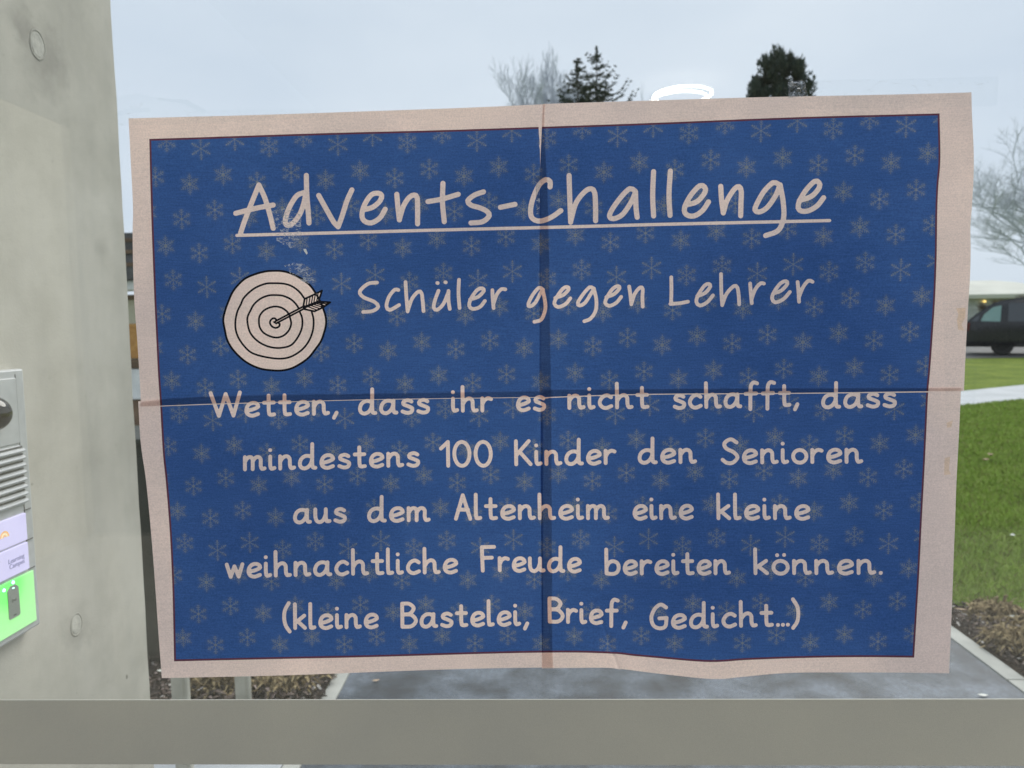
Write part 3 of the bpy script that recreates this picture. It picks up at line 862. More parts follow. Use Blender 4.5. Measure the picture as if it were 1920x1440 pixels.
leaf(gnd(1802, 1143, .05), .06, .016, -.3, M_leaft, 'long pinkish leaf on the mulch beside the poster edge', z=.05, curl=.4)

leaf(gnd(1847, 871), .10, .06, .4, M_leaft, 'tan leaf on the lawn, nearer of the close pair', z=.045, curl=.4)
leaf(gnd(1857, 861), .10, .05, 1.3, M_leaft, 'tan leaf on the lawn, farther of the close pair', z=.045, curl=.4)
leaf(gnd(1898, 1017), .06, .03, .9, M_leafw, 'single pale leaf in the middle of the lawn', z=.045, curl=.5)

# ------------------------------------------------------------------ concrete wall with tie-hole plugs
def concrete():
    m, g, out = newmat('fair_faced_concrete')
    tc = g.n('ShaderNodeTexCoord').outputs['Object']
    c = g.ramp(g.noise(tc, 2.2, 6, .6, .4), [(.22, (.42, .405, .355)), (.5, (.54, .52, .46)), (.78, (.62, .60, .54))])
    c = g.mixc(1.0, c, g.ramp(g.noise(tc, 9, 6, .65), [(.28, (.85, .85, .84)), (.6, (1, 1, 1))]), 'MULTIPLY')
    c = g.mixc(1.0, c, g.ramp(g.noise(tc, 34, 2, .5), [(.19, (.45, .45, .43)), (.235, (1, 1, 1))]), 'MULTIPLY')
    pos = g.n('ShaderNodeNewGeometry').outputs['Position']
    for (px, py, r_, dk) in ((84, 112, .085, .76), (143, 1180, .06, .80), (40, 40, .05, .8), (190, 470, .03, .86)):
        vd = g.n('ShaderNodeVectorMath', operation='DISTANCE')
        g.t.links.new(pos, vd.inputs[0]); vd.inputs[1].default_value = atx(px, py, -.835)
        q = g.m('ADD', g.m('DIVIDE', vd.outputs['Value'], r_), g.m('MULTIPLY', g.m('SUBTRACT', g.noise(tc, 24, 5, .65), .5), 1.5))
        c = g.mixc(1.0, c, g.ramp(q, [(.25, (dk, dk, dk)), (.95, (1, 1, 1))]), 'MULTIPLY')
    c = g.mixc(1.0, c, g.ramp(g.noise(tc, 150, 2, .5), [(.22, (.62, .61, .58)), (.28, (1, 1, 1))]), 'MULTIPLY')
    mp = g.n('ShaderNodeMapping')
    mp.inputs['Scale'].default_value = (1, 7, .8)
    g.t.links.new(tc, mp.inputs['Vector'])
    c = g.mixc(.6, c, g.ramp(g.noise(mp.outputs[0], 1.0, 4, .6), [(.35, (.86, .86, .85)), (.6, (1.04, 1.03, 1.0))]), 'MULTIPLY')
    b = g.n('ShaderNodeBsdfPrincipled')
    g.t.links.new(c, b.inputs['Base Color'])
    b.inputs['Roughness'].default_value = .75
    b.inputs['Specular IOR Level'].default_value = .3
    g.t.links.new(g.bump(g.noise(tc, 220, 4, .65), .18, .002), b.inputs['Normal'])
    g.t.links.new(b.outputs[0], out.inputs[0])
    return m
M_conc = concrete()
M_plug = pbr('plug_mortar', [(.35, (.44, .43, .38)), (.65, (.58, .565, .50))], scale=40, rough=.85, bump=.4, bscale=120)
M_groove = pbr('plug_groove', [(.35, (.34, .33, .285)), (.65, (.46, .445, .39))], scale=40, rough=.9)
WX = -.835
wall = empty('concrete_wall', Vector((WX - .15, 1.175, 0)), 'pale grey concrete wall with round mortar plugs, carrying the intercom', 'wall')
bm = bmesh.new()
rows = np.linspace(0.016, 3.3, 60)
rr = random.Random(3)
ring = []
jit = 0
for z in rows:
    jit = .6 * jit + rr.uniform(-.0016, .0016)
    ring.append([bm.verts.new(p) for p in ((WX - .30, .835, z), (WX, .835, z), (WX, 1.513 + jit, z), (WX - .007, 1.522 + jit * .5, z), (WX - .30, 1.522, z))])
for a, b in zip(ring, ring[1:]):
    for k in range(5): bm.faces.new((a[k], a[(k + 1) % 5], b[(k + 1) % 5], b[k]))
bm.faces.new(list(reversed(ring[0]))); bm.faces.new(ring[-1])
bmobj('wall_body', bm, M_conc, wall)
for (px, py, rz, label) in ((70, 84, .021, None), (143, 1171, .0175, None)):
    c = atx(px, py, WX)
    bm = bmesh.new()
    n = 28
    cs = [(r_, x_) for r_, x_ in ((1.0, .0003), (.90, .0012), (.80, .0004), (.70, .0010), (.0, .0014))]
    prev = None
    for r_, x_ in cs:
        if r_ == 0:
            v = bm.verts.new((WX + x_, c.y, c.z))
            for k in range(n): bm.faces.new((prev[k], prev[(k + 1) % n], v))
            break
        cur = [bm.verts.new((WX + x_, c.y + rz * 1.02 * r_ * math.cos(6.2832 * k / n) * (1 + .05 * math.sin(3 * 6.2832 * k / n + py)), c.z + rz * 1.25 * r_ * math.sin(6.2832 * k / n))) for k in range(n)]
        if prev:
            for k in range(n): bm.faces.new((prev[k], prev[(k + 1) % n], cur[(k + 1) % n], cur[k]))
        prev = cur
    o = bmobj('tie_hole_plug', bm, [M_plug, M_groove], wall)
    for p in o.data.polygons:
        rr_ = math.hypot((p.center.y - c.y) / 1.02, (p.center.z - c.z) / 1.25) / rz
        p.material_index = 1 if .76 < rr_ < 1.0 else 0

# ------------------------------------------------------------------ intercom on the wall
M_alu = pbr('intercom_aluminium', [(.4, (.54, .55, .55)), (.6, (.61, .62, .62))], scale=30, rough=.42, metal=.25, bump=.05, bscale=400)
M_aludk = pbr('intercom_seam', [(.4, (.10, .10, .10)), (.6, (.14, .14, .14))], scale=30, rough=.5)
M_grill = pbr('intercom_grille', [(.4, (.55, .56, .56)), (.6, (.62, .63, .63))], scale=30, rough=.35, metal=.3)
M_lens = pbr('camera_dome', [(.4, (.006, .006, .007)), (.6, (.010, .010, .012))], scale=3, rough=.04, spec=.8)
M_plate = pbr('lit_name_plate', [(.4, (.30, .29, .42)), (.6, (.36, .35, .48))], scale=10, rough=.25, emit=(.70, .67, 1.0), estr=.54)
M_logo = [pbr('logo_orange', [(.5, (.85, .45, .12))], rough=.4, emit=(.9, .55, .2), estr=.3), pbr('logo_yellow', [(.5, (.88, .72, .35))], rough=.4, emit=(.9, .75, .4), estr=.4)]
M_let = pbr('plate_lettering', [(.5, (.16, .17, .28))], rough=.4, emit=(.42, .42, .70), estr=.25)
M_fob = pbr('key_symbol_grey', [(.4, (.26, .29, .26)), (.6, (.31, .34, .31))], scale=20, rough=.45)
M_sym = pbr('key_symbol_dark', [(.5, (.06, .07, .06))], rough=.6)
M_led = pbr('led', [(.5, (.4, .9, .8))], emit=(.45, 1.0, .85), estr=2.2)
PX = -.815
tr, br_ = atx(46, 691, PX), atx(74, 1171, PX)
YR = .5 * (tr.y + br_.y); Z1, Z0 = tr.z, br_.z
YL = YR - .118
def zpy(py): return Z1 + (py - 691) / (1171 - 691) * (Z0 - Z1)
icom = empty('intercom', Vector((PX, (YL + YR) / 2, Z0)), 'grey metal intercom with camera dome and green-lit card reader on the concrete wall', 'intercom')
bm = bmesh.new()
box(bm, WX - .001, PX, YL, YR, Z0, Z1, .003)
bmobj('housing', bm, M_alu, icom)
ML, MR = YL + .010, YR - .021
def module(name, za, zb, mat, dx=.002, yl=ML, yr=MR, bev=.0012):
    bm = bmesh.new()
    box(bm, PX - .001, PX + dx, yl, yr, zb, za, bev)
    return bmobj(name, bm, mat, icom)
cm = module('camera_module', zpy(706), zpy(824), M_alu)
bm = bmesh.new()
bmesh.ops.create_uvsphere(bm, u_segments=32, v_segments=20, radius=.0265)
dc = atx(17, 772, PX + .010); dcy = dc.y - .027
bmesh.ops.bisect_plane(bm, geom=bm.verts[:] + bm.edges[:] + bm.faces[:], plane_co=(0, 0, 0), plane_no=(-1, 0, 0), clear_outer=True)
bmesh.ops.translate(bm, vec=(PX + .003, dcy, dc.z), verts=bm.verts)
ln_ = bmobj('lens', bm, M_lens, cm, True)
ln_.matrix_parent_inverse = Matrix.Identity(4)
def sub(o, parent):
    """parent a sub-part whose mesh is in world coordinates under a part whose mesh is too"""
    o.parent = parent
    o.matrix_parent_inverse = Matrix.Identity(4)
    return o
sg = module('speaker_grille', zpy(828), zpy(938), M_grill)
bm = bmesh.new()
for k in range(8):
    z = zpy(838 + k * 13.2)
    tube(bm, [(PX + .0035, ML + .003, z), (PX + .0035, MR + .004, z)], .0033, 8)
sub(bmobj('louvre', bm, M_grill), sg)
bm = bmesh.new()
for k in range(8):
    z = zpy(831.5 + k * 13.2)
    box(bm, PX + .0015, PX + .0026, ML + .003, MR + .003, z - .0014, z + .0014)
sub(bmobj('grille_slot', bm, M_aludk), sg)
for py0, py1, nm in ((952, 1002, 'a'), (1006, 1056, 'b')):
    npl = module('name_plate', zpy(py0), zpy(py1), M_plate, dx=.004, yr=MR - .001)
    zc = zpy((py0 + py1) / 2)
    if nm == 'a':
        tag(npl, 'lit name plate with an orange rainbow')
        yc = atx(2, 988, PX).y
        bm = bmesh.new()
        for (r0, r1, mi) in ((.0075, .0100, 0), (.0046, .0068, 1), (.002, .004, 0)):
            for k in range(12):
                t0, t1 = math.pi * k / 12, math.pi * (k + 1) / 12
                f = bm.faces.new([bm.verts.new((PX + .0044, yc - r * math.cos(t), zc - .004 + r * math.sin(t))) for r, t in ((r0, t0), (r0, t1), (r1, t1), (r1, t0))])
                f.material_index = mi
        sub(bmobj('rainbow_logo', bm, M_logo), npl)
    else:
        tag(npl, 'lit name plate with faint grey lettering')
    for j, tx in enumerate(('Learning', 'Campus') if nm == 'b' else ()):
        cu = bpy.data.curves.new('lettering', 'FONT')
        cu.body = tx
        cu.size = .0105
        cu.extrude = .0002
        cu.align_x = 'RIGHT'
        cu.materials.append(M_let)
        tmp = bpy.data.objects.new('lettering', cu)
        COL.objects.link(tmp)
        me = bpy.data.meshes.new_from_object(tmp.evaluated_get(bpy.context.evaluated_depsgraph_get()))
        bpy.data.objects.remove(tmp)
        me.name = 'lettering'
        o = bpy.data.objects.new('lettering', me)
        COL.objects.link(o)
        mw = Matrix(((0, 0, 1, PX + .0045), (1, 0, 0, MR - .012), (0, 1, 0, zc + .000 - j * .0085), (0, 0, 0, 1)))
        o.parent = npl
        o.matrix_parent_inverse = Matrix.Identity(4)
        o.matrix_local = Matrix.Translation(Vector((0, 0, 0))) @ mw
bm = bmesh.new()
for py in (948, 1004, 1058): box(bm, PX - .001, PX + .0015, MR + .001, YR - .006, zpy(py) - .0006, zpy(py) + .0006)
box(bm, PX - .001, PX + .0006, MR + .0004, MR + .0016, zpy(1058), zpy(700))
bmobj('seam', bm, M_aludk, icom)
# green reader
m, g, out = newmat('green_lit_reader')
geo = g.n('ShaderNodeNewGeometry').outputs['Position']
led_p = atx(14, 1100, PX + .002)
vd = g.n('ShaderNodeVectorMath', operation='DISTANCE')
g.t.links.new(geo, vd.inputs[0]); vd.inputs[1].default_value = led_p
e = g.ramp(g.m('DIVIDE', vd.outputs['Value'], .07, clamp=True), [(0.0, (.03, 1.0, .03)), (.35, (.06, .88, .05)), (.6, (.24, .72, .20)), (1.0, (.30, .66, .26))])
b = g.n('ShaderNodeBsdfPrincipled')
b.inputs['Base Color'].default_value = (.25, .5, .25, 1)
b.inputs['Roughness'].default_value = .25
g.t.links.new(e, b.inputs['Emission Color'])
b.inputs['Emission Strength'].default_value = .80
g.t.links.new(b.outputs[0], out.inputs[0])
cr_ = module('card_reader', zpy(1063), zpy(1158), m, dx=.003, yr=YR - .012)
ka, kb = atx(13.5, 1106, PX + .003), atx(36, 1150, PX + .003)
ky0, ky1, kz1, kz0 = ka.y - .0005, kb.y + .0012, ka.z + .003, kb.z - .002
bm = bmesh.new()
kw = ky1 - ky0
prism(bm, [(ky0, kz0 + .002), (ky0 + .002, kz0), (ky1 - .002, kz0), (ky1, kz0 + .002), (ky1, kz1 - .006), (ky1 - kw * .28, kz1), (ky0 + kw * .28, kz1), (ky0, kz1 - .006)], 'X', PX + .002, PX + .0042)
ks = sub(bmobj('key_symbol', bm, M_fob), cr_)
bm = bmesh.new()
kc, kz = (ky0 + ky1) / 2, (kz0 + kz1) / 2
for s_ in (-1, 1):
    for r_ in (.0022, .0038):
        for k in range(5):
            t0, t1 = -.7 + 1.4 * k / 5, -.7 + 1.4 * (k + 1) / 5
            bm.faces.new([bm.verts.new((PX + .0046, kc + s_ * r * math.cos(t), kz + .002 + r * math.sin(t))) for r, t in ((r_, t0), (r_, t1), (r_ + .0007, t1), (r_ + .0007, t0))])
box(bm, PX + .0041, PX + .0047, kc - .0007, kc + .0007, kz + .0013, kz + .0027)
box(bm, PX + .0041, PX + .0046, kc - .003, kc + .003, kz0 + .0035, kz0 + .0050)
sub(bmobj('wave_mark', bm, M_sym), cr_)
bm = bmesh.new()
box(bm, PX + .0041, PX + .0048, kc - .0018, kc + .0018, kz1 - .0052, kz1 - .0036, .0002)
sub(bmobj('key_hole', bm, M_led), cr_)
for (px, py) in ((7, 1107), (24, 1092)):
    c = atx(px, py, PX + .003)
    bm = bmesh.new()
    bmesh.ops.create_uvsphere(bm, u_segments=12, v_segments=8, radius=.0026)
    bmesh.ops.translate(bm, vec=c, verts=bm.verts)
    sub(bmobj('indicator_light', bm, M_led, None, True), cr_)

# ------------------------------------------------------------------ glazed front: two panes and the rail
def glass():
    m, g, out = newmat('window_glass')
    fr = g.n('ShaderNodeFresnel')
    fr.inputs['IOR'].default_value = 1.45
    geo = g.n('ShaderNodeNewGeometry').outputs['Backfacing']
    lw = g.n('ShaderNodeLayerWeight')
    lw.inputs['Blend'].default_value = .5
    f5 = g.m('POWER', lw.outputs['Facing'], 5.0)
    f = g.m('ADD', .034, g.m('MULTIPLY', f5, .9))
    t = g.n('ShaderNodeBsdfTransparent')
    t.inputs['Color'].default_value = (.992, .994, .99, 1)
    gl = g.n('ShaderNodeBsdfGlossy')
    gl.inputs['Roughness'].default_value = 0.0
    mx = g.n('ShaderNodeMixShader')
    g.t.links.new(f, mx.inputs[0])
    g.t.links.new(t.outputs[0], mx.inputs[1])
    g.t.links.new(gl.outputs[0], mx.inputs[2])
    g.t.links.new(mx.outputs[0], out.inputs[0])
    return m
M_glass = glass()
def rail_mat():
    m, g, out = newmat('powder_coated_rail')
    tc = g.n('ShaderNodeTexCoord').outputs['Object']
    b = g.n('ShaderNodeBsdfPrincipled')
    c = g.ramp(g.noise(tc, 1400, 2, .6), [(.3, (.50, .48, .415)), (.7, (.64, .615, .535))])
    c = g.mixc(1.0, c, g.ramp(g.noise(tc, 3.2, 4, .55), [(.3, (.86, .865, .88)), (.7, (1.03, 1.02, .99))]), 'MULTIPLY')
    g.t.links.new(c, b.inputs['Base Color'])
    b.inputs['Roughness'].default_value = .45
    b.inputs['Specular IOR Level'].default_value = .45
    g.t.links.new(g.bump(g.noise(tc, 900, 2, .5), .25, .0006), b.inputs['Normal'])
    g.t.links.new(b.outputs[0], out.inputs[0])
    return m
M_rail = rail_mat()
gf = empty('glazed_front', Vector((0.1, .79, 0)), 'glass front with a broad grey horizontal rail below the poster', 'glass front')
for y0, y1 in ((.772, .778), (.822, .828)):
    bm = bmesh.new()
    box(bm, -2.3, 2.5, y0, y1, .05, 3.02)
    bmobj('pane', bm, M_glass, gf)
bt, bb = at(960, 1312, .7699), at(960, 1434.5, .7699)
bm = bmesh.new()
box(bm, -2.3, 2.5, .7699, .7716, bb.z, bt.z, .0003)
bmobj('rail', bm, M_rail, gf)
bm = bmesh.new()
box(bm, -2.36, -2.302, .75, .83, .0, 3.08, .003)
box(bm, 2.502, 2.56, .75, .83, .0, 3.08, .003)
box(bm, -2.3, 2.5, .75, .83, 3.022, 3.08, .003)
box(bm, -2.3, 2.5, .75, .83, .0, .048, .003)
bmobj('frame', bm, M_rail, gf)
# ------------------------------------------------------------------ things just outside
M_post = pbr('post_galvanised', [(.4, (.42, .41, .35)), (.6, (.50, .49, .42))], scale=14, rough=.5, metal=.2)
def post(c, ztop, wd, label):
    root = empty('steel_post', Vector((c.x, c.y, 0)), label, 'post', 'grey posts in the mulch bed')
    bm = bmesh.new()
    box(bm, c.x - wd / 2, c.x + wd / 2, c.y - wd / 2, c.y + wd / 2, -.1, ztop, .006, 3)
    # a rolled lip along the right edge
    tube(bm, [(c.x + wd / 2 + .004, c.y - wd / 2 + .004, -.1), (c.x + wd / 2 + .004, c.y - wd / 2 + .004, ztop)], .006, 8)
    bmobj('post_tube', bm, M_post, root)
    bm = bmesh.new()
    box(bm, c.x - wd / 2 - .004, c.x + wd / 2 + .012, c.y - wd / 2 - .004, c.y + wd / 2 + .004, ztop, ztop + .012, .003)
    bmobj('post_cap', bm, M_post, root)
p1 = at(340, 1310, 2.36); post(Vector((p1.x, 2.36, 0)), 1.0, .046, 'grey steel post below the lower left poster corner, nearer the concrete wall')
p2 = at(457, 1310, 2.72); post(Vector((p2.x, 2.72, 0)), 1.0, .048, 'grey steel post standing in the mulch, nearer the asphalt')
M_cab = pbr('cabinet_dark', [(.4, (.030, .034, .026)), (.6, (.048, .052, .042))], scale=6, rough=.6, bump=.1, bscale=60)
cb = empty('cabinet', Vector((-1.75, 3.5, 0)), 'dark grey-green cabinet standing on the mulch behind the concrete wall', 'cabinet')
bm = bmesh.new(); box(bm, -2.35, -1.60, 3.29, 3.70, .0, 1.035, .008); bmobj('cabinet_body', bm, M_cab, cb)
bm = bmesh.new(); box(bm, -2.38, -1.57, 3.26, 3.73, 1.036, 1.062, .008); bmobj('lid', bm, M_cab, cb)
bm = bmesh.new(); box(bm, -2.31, -1.99, 3.280, 3.288, .06, .98, .004); bmobj('door', bm, M_cab, cb)
bm = bmesh.new(); box(bm, -1.97, -1.64, 3.280, 3.288, .06, .98, .004); bmobj('door', bm, M_cab, cb)

# house beyond the wall on the left
M_roofd = pbr('roof_dark', [(.35, (.055, .055, .06)), (.65, (.12, .12, .125))], scale=4, rough=.7, bump=.3, bscale=14)
M_white = pbr('white_trim', [(.4, (.68, .68, .68)), (.6, (.78, .78, .78))], scale=3, rough=.55)
M_och = pbr('timber_orange', [(.35, (.44, .20, .05)), (.65, (.62, .33, .10))], scale=5, rough=.65, bump=.3, bscale=30, dist=2)
M_brn = pbr('timber_brown', [(.35, (.10, .06, .035)), (.65, (.18, .11, .065))], scale=5, rough=.7)
M_cream = pbr('render_cream', [(.4, (.55, .52, .40)), (.6, (.64, .61, .50))], scale=2, rough=.8)
M_gdark = pbr('window_dark', [(.4, (.03, .035, .04)), (.6, (.05, .055, .06))], scale=1, rough=.08, spec=.7)
HY = 10.5
zq = lambda py: at(256, py, HY).z
hx = at(256, 560, HY).x
hs = empty('timber_house', Vector((hx - 3, HY + 3, 0)), 'low house with dark roof and orange timber cladding, seen past the concrete wall', 'house')
bm = bmesh.new(); box(bm, hx - 7, hx + .9, HY + .05, HY + 6, -.05, zq(552), 0); bmobj('house_wall', bm, M_cream, hs)
bm = bmesh.new(); prism(bm, [(HY - .5, zq(528)), (HY + 6.5, zq(528) + .25), (HY + 6.5, zq(430) + .1), (HY - .5, zq(445))], 'X', hx - 7.4, hx + 1.3); rf = bmobj('roof', bm, M_roofd, hs)
bm = bmesh.new()
for t in (.28, .55, .8): box(bm, hx - 7.4, hx + 1.3, HY - .53, HY - .501, zq(528) + (zq(445) - zq(528)) * t, zq(528) + (zq(445) - zq(528)) * t + .05, .004)
sub(bmobj('fascia_batten', bm, M_white if False else M_brn, None), rf)
bm = bmesh.new(); box(bm, hx - 7.3, hx + 1.2, HY - .40, HY + .04, zq(546), zq(529) - .004, .01); bmobj('eaves_gutter', bm, M_white, hs)
bm = bmesh.new(); box(bm, hx - 7, hx + .88, HY - .02, HY + .048, zq(562), zq(553), 0); bmobj('head_board', bm, M_brn, hs)
bm = bmesh.new()
n_b = 40
for k in range(n_b):
    xa = hx - 7 + k * 7.85 / n_b
    box(bm, xa, xa + 7.85 / n_b - .012, HY + .0, HY + .048, zq(672), zq(607), .004)
bmobj('timber_cladding', bm, M_och, hs)
bm = bmesh.new(); box(bm, hx - 7, hx + .88, HY - .03, HY + .048, zq(690), zq(674), .004); bmobj('sill_board', bm, M_brn, hs)
bm = bmesh.new(); box(bm, hx - 6.5, hx + .6, HY - .05, HY + .048, zq(748), zq(692), .01); bmobj('white_panel', bm, M_white, hs)
bm = bmesh.new(); box(bm, hx - 7, hx + .86, HY - .01, HY + .048, zq(797), zq(750), .004); bmobj('plinth_boards', bm, M_brn, hs)
bm = bmesh.new(); box(bm, hx - 7.2, hx + 1.4, HY - .9, HY + .04, -.05, max(.04, zq(800)), .01); bmobj('step', bm, M_white, hs)

# ------------------------------------------------------------------ the van
M_paint = pbr('van_paint_dark', [(.4, (.010, .011, .015)), (.6, (.014, .015, .020))], scale=2, rough=.24, spec=.5)
M_trim = pbr('van_trim_black', [(.4, (.010, .010, .011)), (.6, (.016, .016, .017))], scale=8, rough=.6)
M_glas = pbr('van_glass', [(.4, (.17, .31, .29)), (.6, (.23, .38, .35))], scale=.8, rough=.05, spec=.8)  # teal base colour stands for brightness seen through the window
M_glasd = pbr('van_glass_tinted', [(.4, (.030, .038, .050)), (.6, (.055, .066, .080))], scale=.8, rough=.06, spec=.8)
M_tyre = pbr('tyre_rubber', [(.4, (.010, .010, .010)), (.6, (.018, .018, .018))], scale=20, rough=.85)
M_rim = pbr('rim_silver', [(.4, (.25, .25, .26)), (.6, (.34, .34, .35))], scale=10, rough=.35, metal=.7)
M_lamp = pbr('headlight_clear', [(.4, (.45, .47, .5)), (.6, (.6, .62, .65))], scale=8, rough=.1)
VR = at(1807, 668, 26.0)
VZ = terrain(26.0) + .012
VA = rad(-31)
vax, vay = Vector((math.cos(VA), math.sin(VA), 0)), Vector((-math.sin(VA), math.cos(VA), 0))
HWID = .90
def vpt(x, y, z):
    """van coordinates: x from the tail forwards, y across (near flank negative), z up"""
    return Vector((VR.x, VR.y, VZ)) + vax * x + vay * (y + HWID) + Vector((0, 0, z))
van = empty('parked_van', vpt(2.3, 0, 0), 'dark van parked on the road beyond the lawn, tail behind the poster edge', 'van')
def halfw(z, x):
    w_ = HWID - .020 * max(0, .8 - z) if z < 1.10 else HWID - .20 * ((z - 1.10) / .85)
    return w_ * (1 - .05 * max(0, (.25 - x) / .25) ** 2) * (1 - .14 * max(0, (x - 4.2) / .55) ** 2)
PROF = [(.10, .28), (.02, .36), (.0, .52), (.015, .80), (.03, 1.04), (.09, 1.15), (.37, 1.42), (.61, 1.60), (.82, 1.75), (1.02, 1.83), (1.5, 1.91), (1.95, 1.94), (2.5, 1.93), (2.95, 1.84), (3.4, 1.52), (3.85, 1.16), (4.45, 1.0), (4.68, .86), (4.76, .62), (4.74, .38), (4.62, .26)]
def van_shell(profile, name, mat, wfun, slices, parent=van):
    P = catmull(profile, closed=False, step=.12)
    bm = bmesh.new()
    prism(bm, [tuple(p) for p in P], 'Y', -1, 1)
    for z in slices:
        bmesh.ops.bisect_plane(bm, geom=bm.verts[:] + bm.edges[:] + bm.faces[:], plane_co=(0, 0, z), plane_no=(0, 0, 1))
    for x in (.12, .25, 1.2, 4.2, 4.4, 4.6):
        bmesh.ops.bisect_plane(bm, geom=bm.verts[:] + bm.edges[:] + bm.faces[:], plane_co=(x, 0, 0), plane_no=(1, 0, 0))
    for v in bm.verts:
        v.co = vpt(v.co.x, math.copysign(wfun(v.co.z, v.co.x), v.co.y), v.co.z)
    bmesh.ops.bevel(bm, geom=[e for e in bm.edges if len(e.link_faces) == 2 and e.calc_face_angle(0) > .9], offset=.05, segments=3, affect='EDGES')
    return bmobj(name, bm, mat, parent, True)
body = van_shell(PROF, 'body', M_paint, halfw, (.5, .8, 1.1, 1.3, 1.55))
def sidepatch(name, pts, mat, parent, off=.006):
    """a panel following each flank; pts in (x, z)"""
    for s_ in (-1, 1):
        bm = bmesh.new()
        bm.faces.new([bm.verts.new((x, 0, z)) for x, z in pts])
        for z in (1.2, 1.35, 1.5, 1.65): bmesh.ops.bisect_plane(bm, geom=bm.verts[:] + bm.edges[:] + bm.faces[:], plane_co=(0, 0, z), plane_no=(0, 0, 1))
        ext = bmesh.ops.extrude_face_region(bm, geom=bm.faces[:])
        up = {v for v in ext['geom'] if isinstance(v, bmesh.types.BMVert)}
        for v in bm.verts:
            v.co = vpt(v.co.x, s_ * (halfw(v.co.z, v.co.x) + (off if v in up else -.02)), v.co.z)
        bmesh.ops.recalc_face_normals(bm, faces=bm.faces[:])
        o = bmobj(name, bm, mat, None)
        if parent is van:
            o.parent = van; o.matrix_parent_inverse = Matrix.Translation(-van.location)
        else: sub(o, parent)
sidepatch('rear_side_window', [(.46, 1.16), (1.02, 1.13), (1.04, 1.68), (.80, 1.62), (.55, 1.38)], M_glas, van)
sidepatch('rear_side_window', [(1.24, 1.13), (2.16, 1.13), (2.16, 1.76), (1.24, 1.74)], M_glasd, van)
sidepatch('front_side_window', [(2.28, 1.13), (3.56, 1.13), (3.10, 1.60), (2.86, 1.74), (2.28, 1.76)], M_glasd, van)
sidepatch('quarter_glass', [(.17, 1.15), (.38, 1.16), (.43, 1.34), (.37, 1.34)], M_glasd, van)
sidepatch('sill_trim', [(1.5, .28), (3.5, .28), (3.5, .40), (1.5, .40)], M_trim, van, .012)
sidepatch('door_handle', [(2.02, .98), (2.20, .98), (2.20, 1.015), (2.02, 1.015)], M_rim, van, .03)
M_tail = pbr('tail_light', [(.4, (.10, .012, .012)), (.6, (.15, .02, .02))], scale=8, rough=.2)
sidepatch('tail_light', [(.035, .82), (.13, .84), (.16, 1.10), (.07, 1.10)], M_tail, van, .010)
sidepatch('headlight', [(4.40, .70), (4.66, .66), (4.62, .86), (4.42, .90)], M_lamp, van, .010)
for x in (1.20, 2.22, 3.5):
    sidepatch('door_seam', [(x, .46), (x + .012, .46), (x + .012, 1.10), (x, 1.10)], M_trim, body, .003)
for s_ in (-1, 1):
    bm = bmesh.new()
    box(bm, 3.42, 3.58, s_ * .99 - .09, s_ * .99 + .09, 1.08, 1.27, .04, 3)
    for v in bm.verts: v.co = vpt(*v.co)
    bmobj('side_mirror', bm, M_paint, van, True)
for x in (1.10, 3.86):
    for s_ in (-1, 1):
        yc = s_ * .79
        bm = bmesh.new()
        prof = [(.20, -.10), (.315, -.10), (.33, -.08), (.33, .08), (.315, .10), (.20, .10)]
        n = 28
        rings = [[bm.verts.new(vpt(x + r * math.cos(6.2832 * k / n), yc + y, .33 + r * math.sin(6.2832 * k / n))) for k in range(n)] for r, y in prof]
        for a, b in zip(rings, rings[1:] + rings[:1]):
            for k in range(n): bm.faces.new((a[k], a[(k + 1) % n], b[(k + 1) % n], b[k]))
        bmesh.ops.recalc_face_normals(bm, faces=bm.faces[:])
        wh = bmobj('wheel', bm, M_tyre, van, True)
        bm = bmesh.new()
        n = 20
        hub = bm.verts.new(vpt(x, yc + s_ * .085, .33))
        rg = [bm.verts.new(vpt(x + (.205 if k % 4 < 2 else .19) * math.cos(6.2832 * k / n), yc + s_ * .065, .33 + .2 * math.sin(6.2832 * k / n))) for k in range(n)]
        for k in range(n): bm.faces.new((hub, rg[k], rg[(k + 1) % n]))
        bmesh.ops.recalc_face_normals(bm, faces=bm.faces[:])
        sub(bmobj('rim', bm, M_tyre), wh)
for nm, xa_, za_, xb_, zb__ in (('windscreen', 3.02, 1.80, 3.80, 1.20), ('rear_window', .80, 1.735, .16, 1.215)):
    bm = bmesh.new()
    up_ = Vector((0, 0, .012)) + vax * (.010 if nm == 'windscreen' else -.010)
    q = [vpt(xa_, s * (halfw(za_, xa_) - .08), za_) for s in (-1, 1)] + [vpt(xb_, s * (halfw(zb__, xb_) - .06), zb__) for s in (1, -1)]
    va_ = [bm.verts.new(p - up_) for p in q]; vb_ = [bm.verts.new(p + up_) for p in q]
    bm.faces.new(va_); bm.faces.new(list(reversed(vb_)))
    for i in range(4): bm.faces.new((va_[i], vb_[i], vb_[(i + 1) % 4], va_[(i + 1) % 4]))
    bmesh.ops.recalc_face_normals(bm, faces=bm.faces[:])
    bmobj(nm, bm, M_glasd, van)

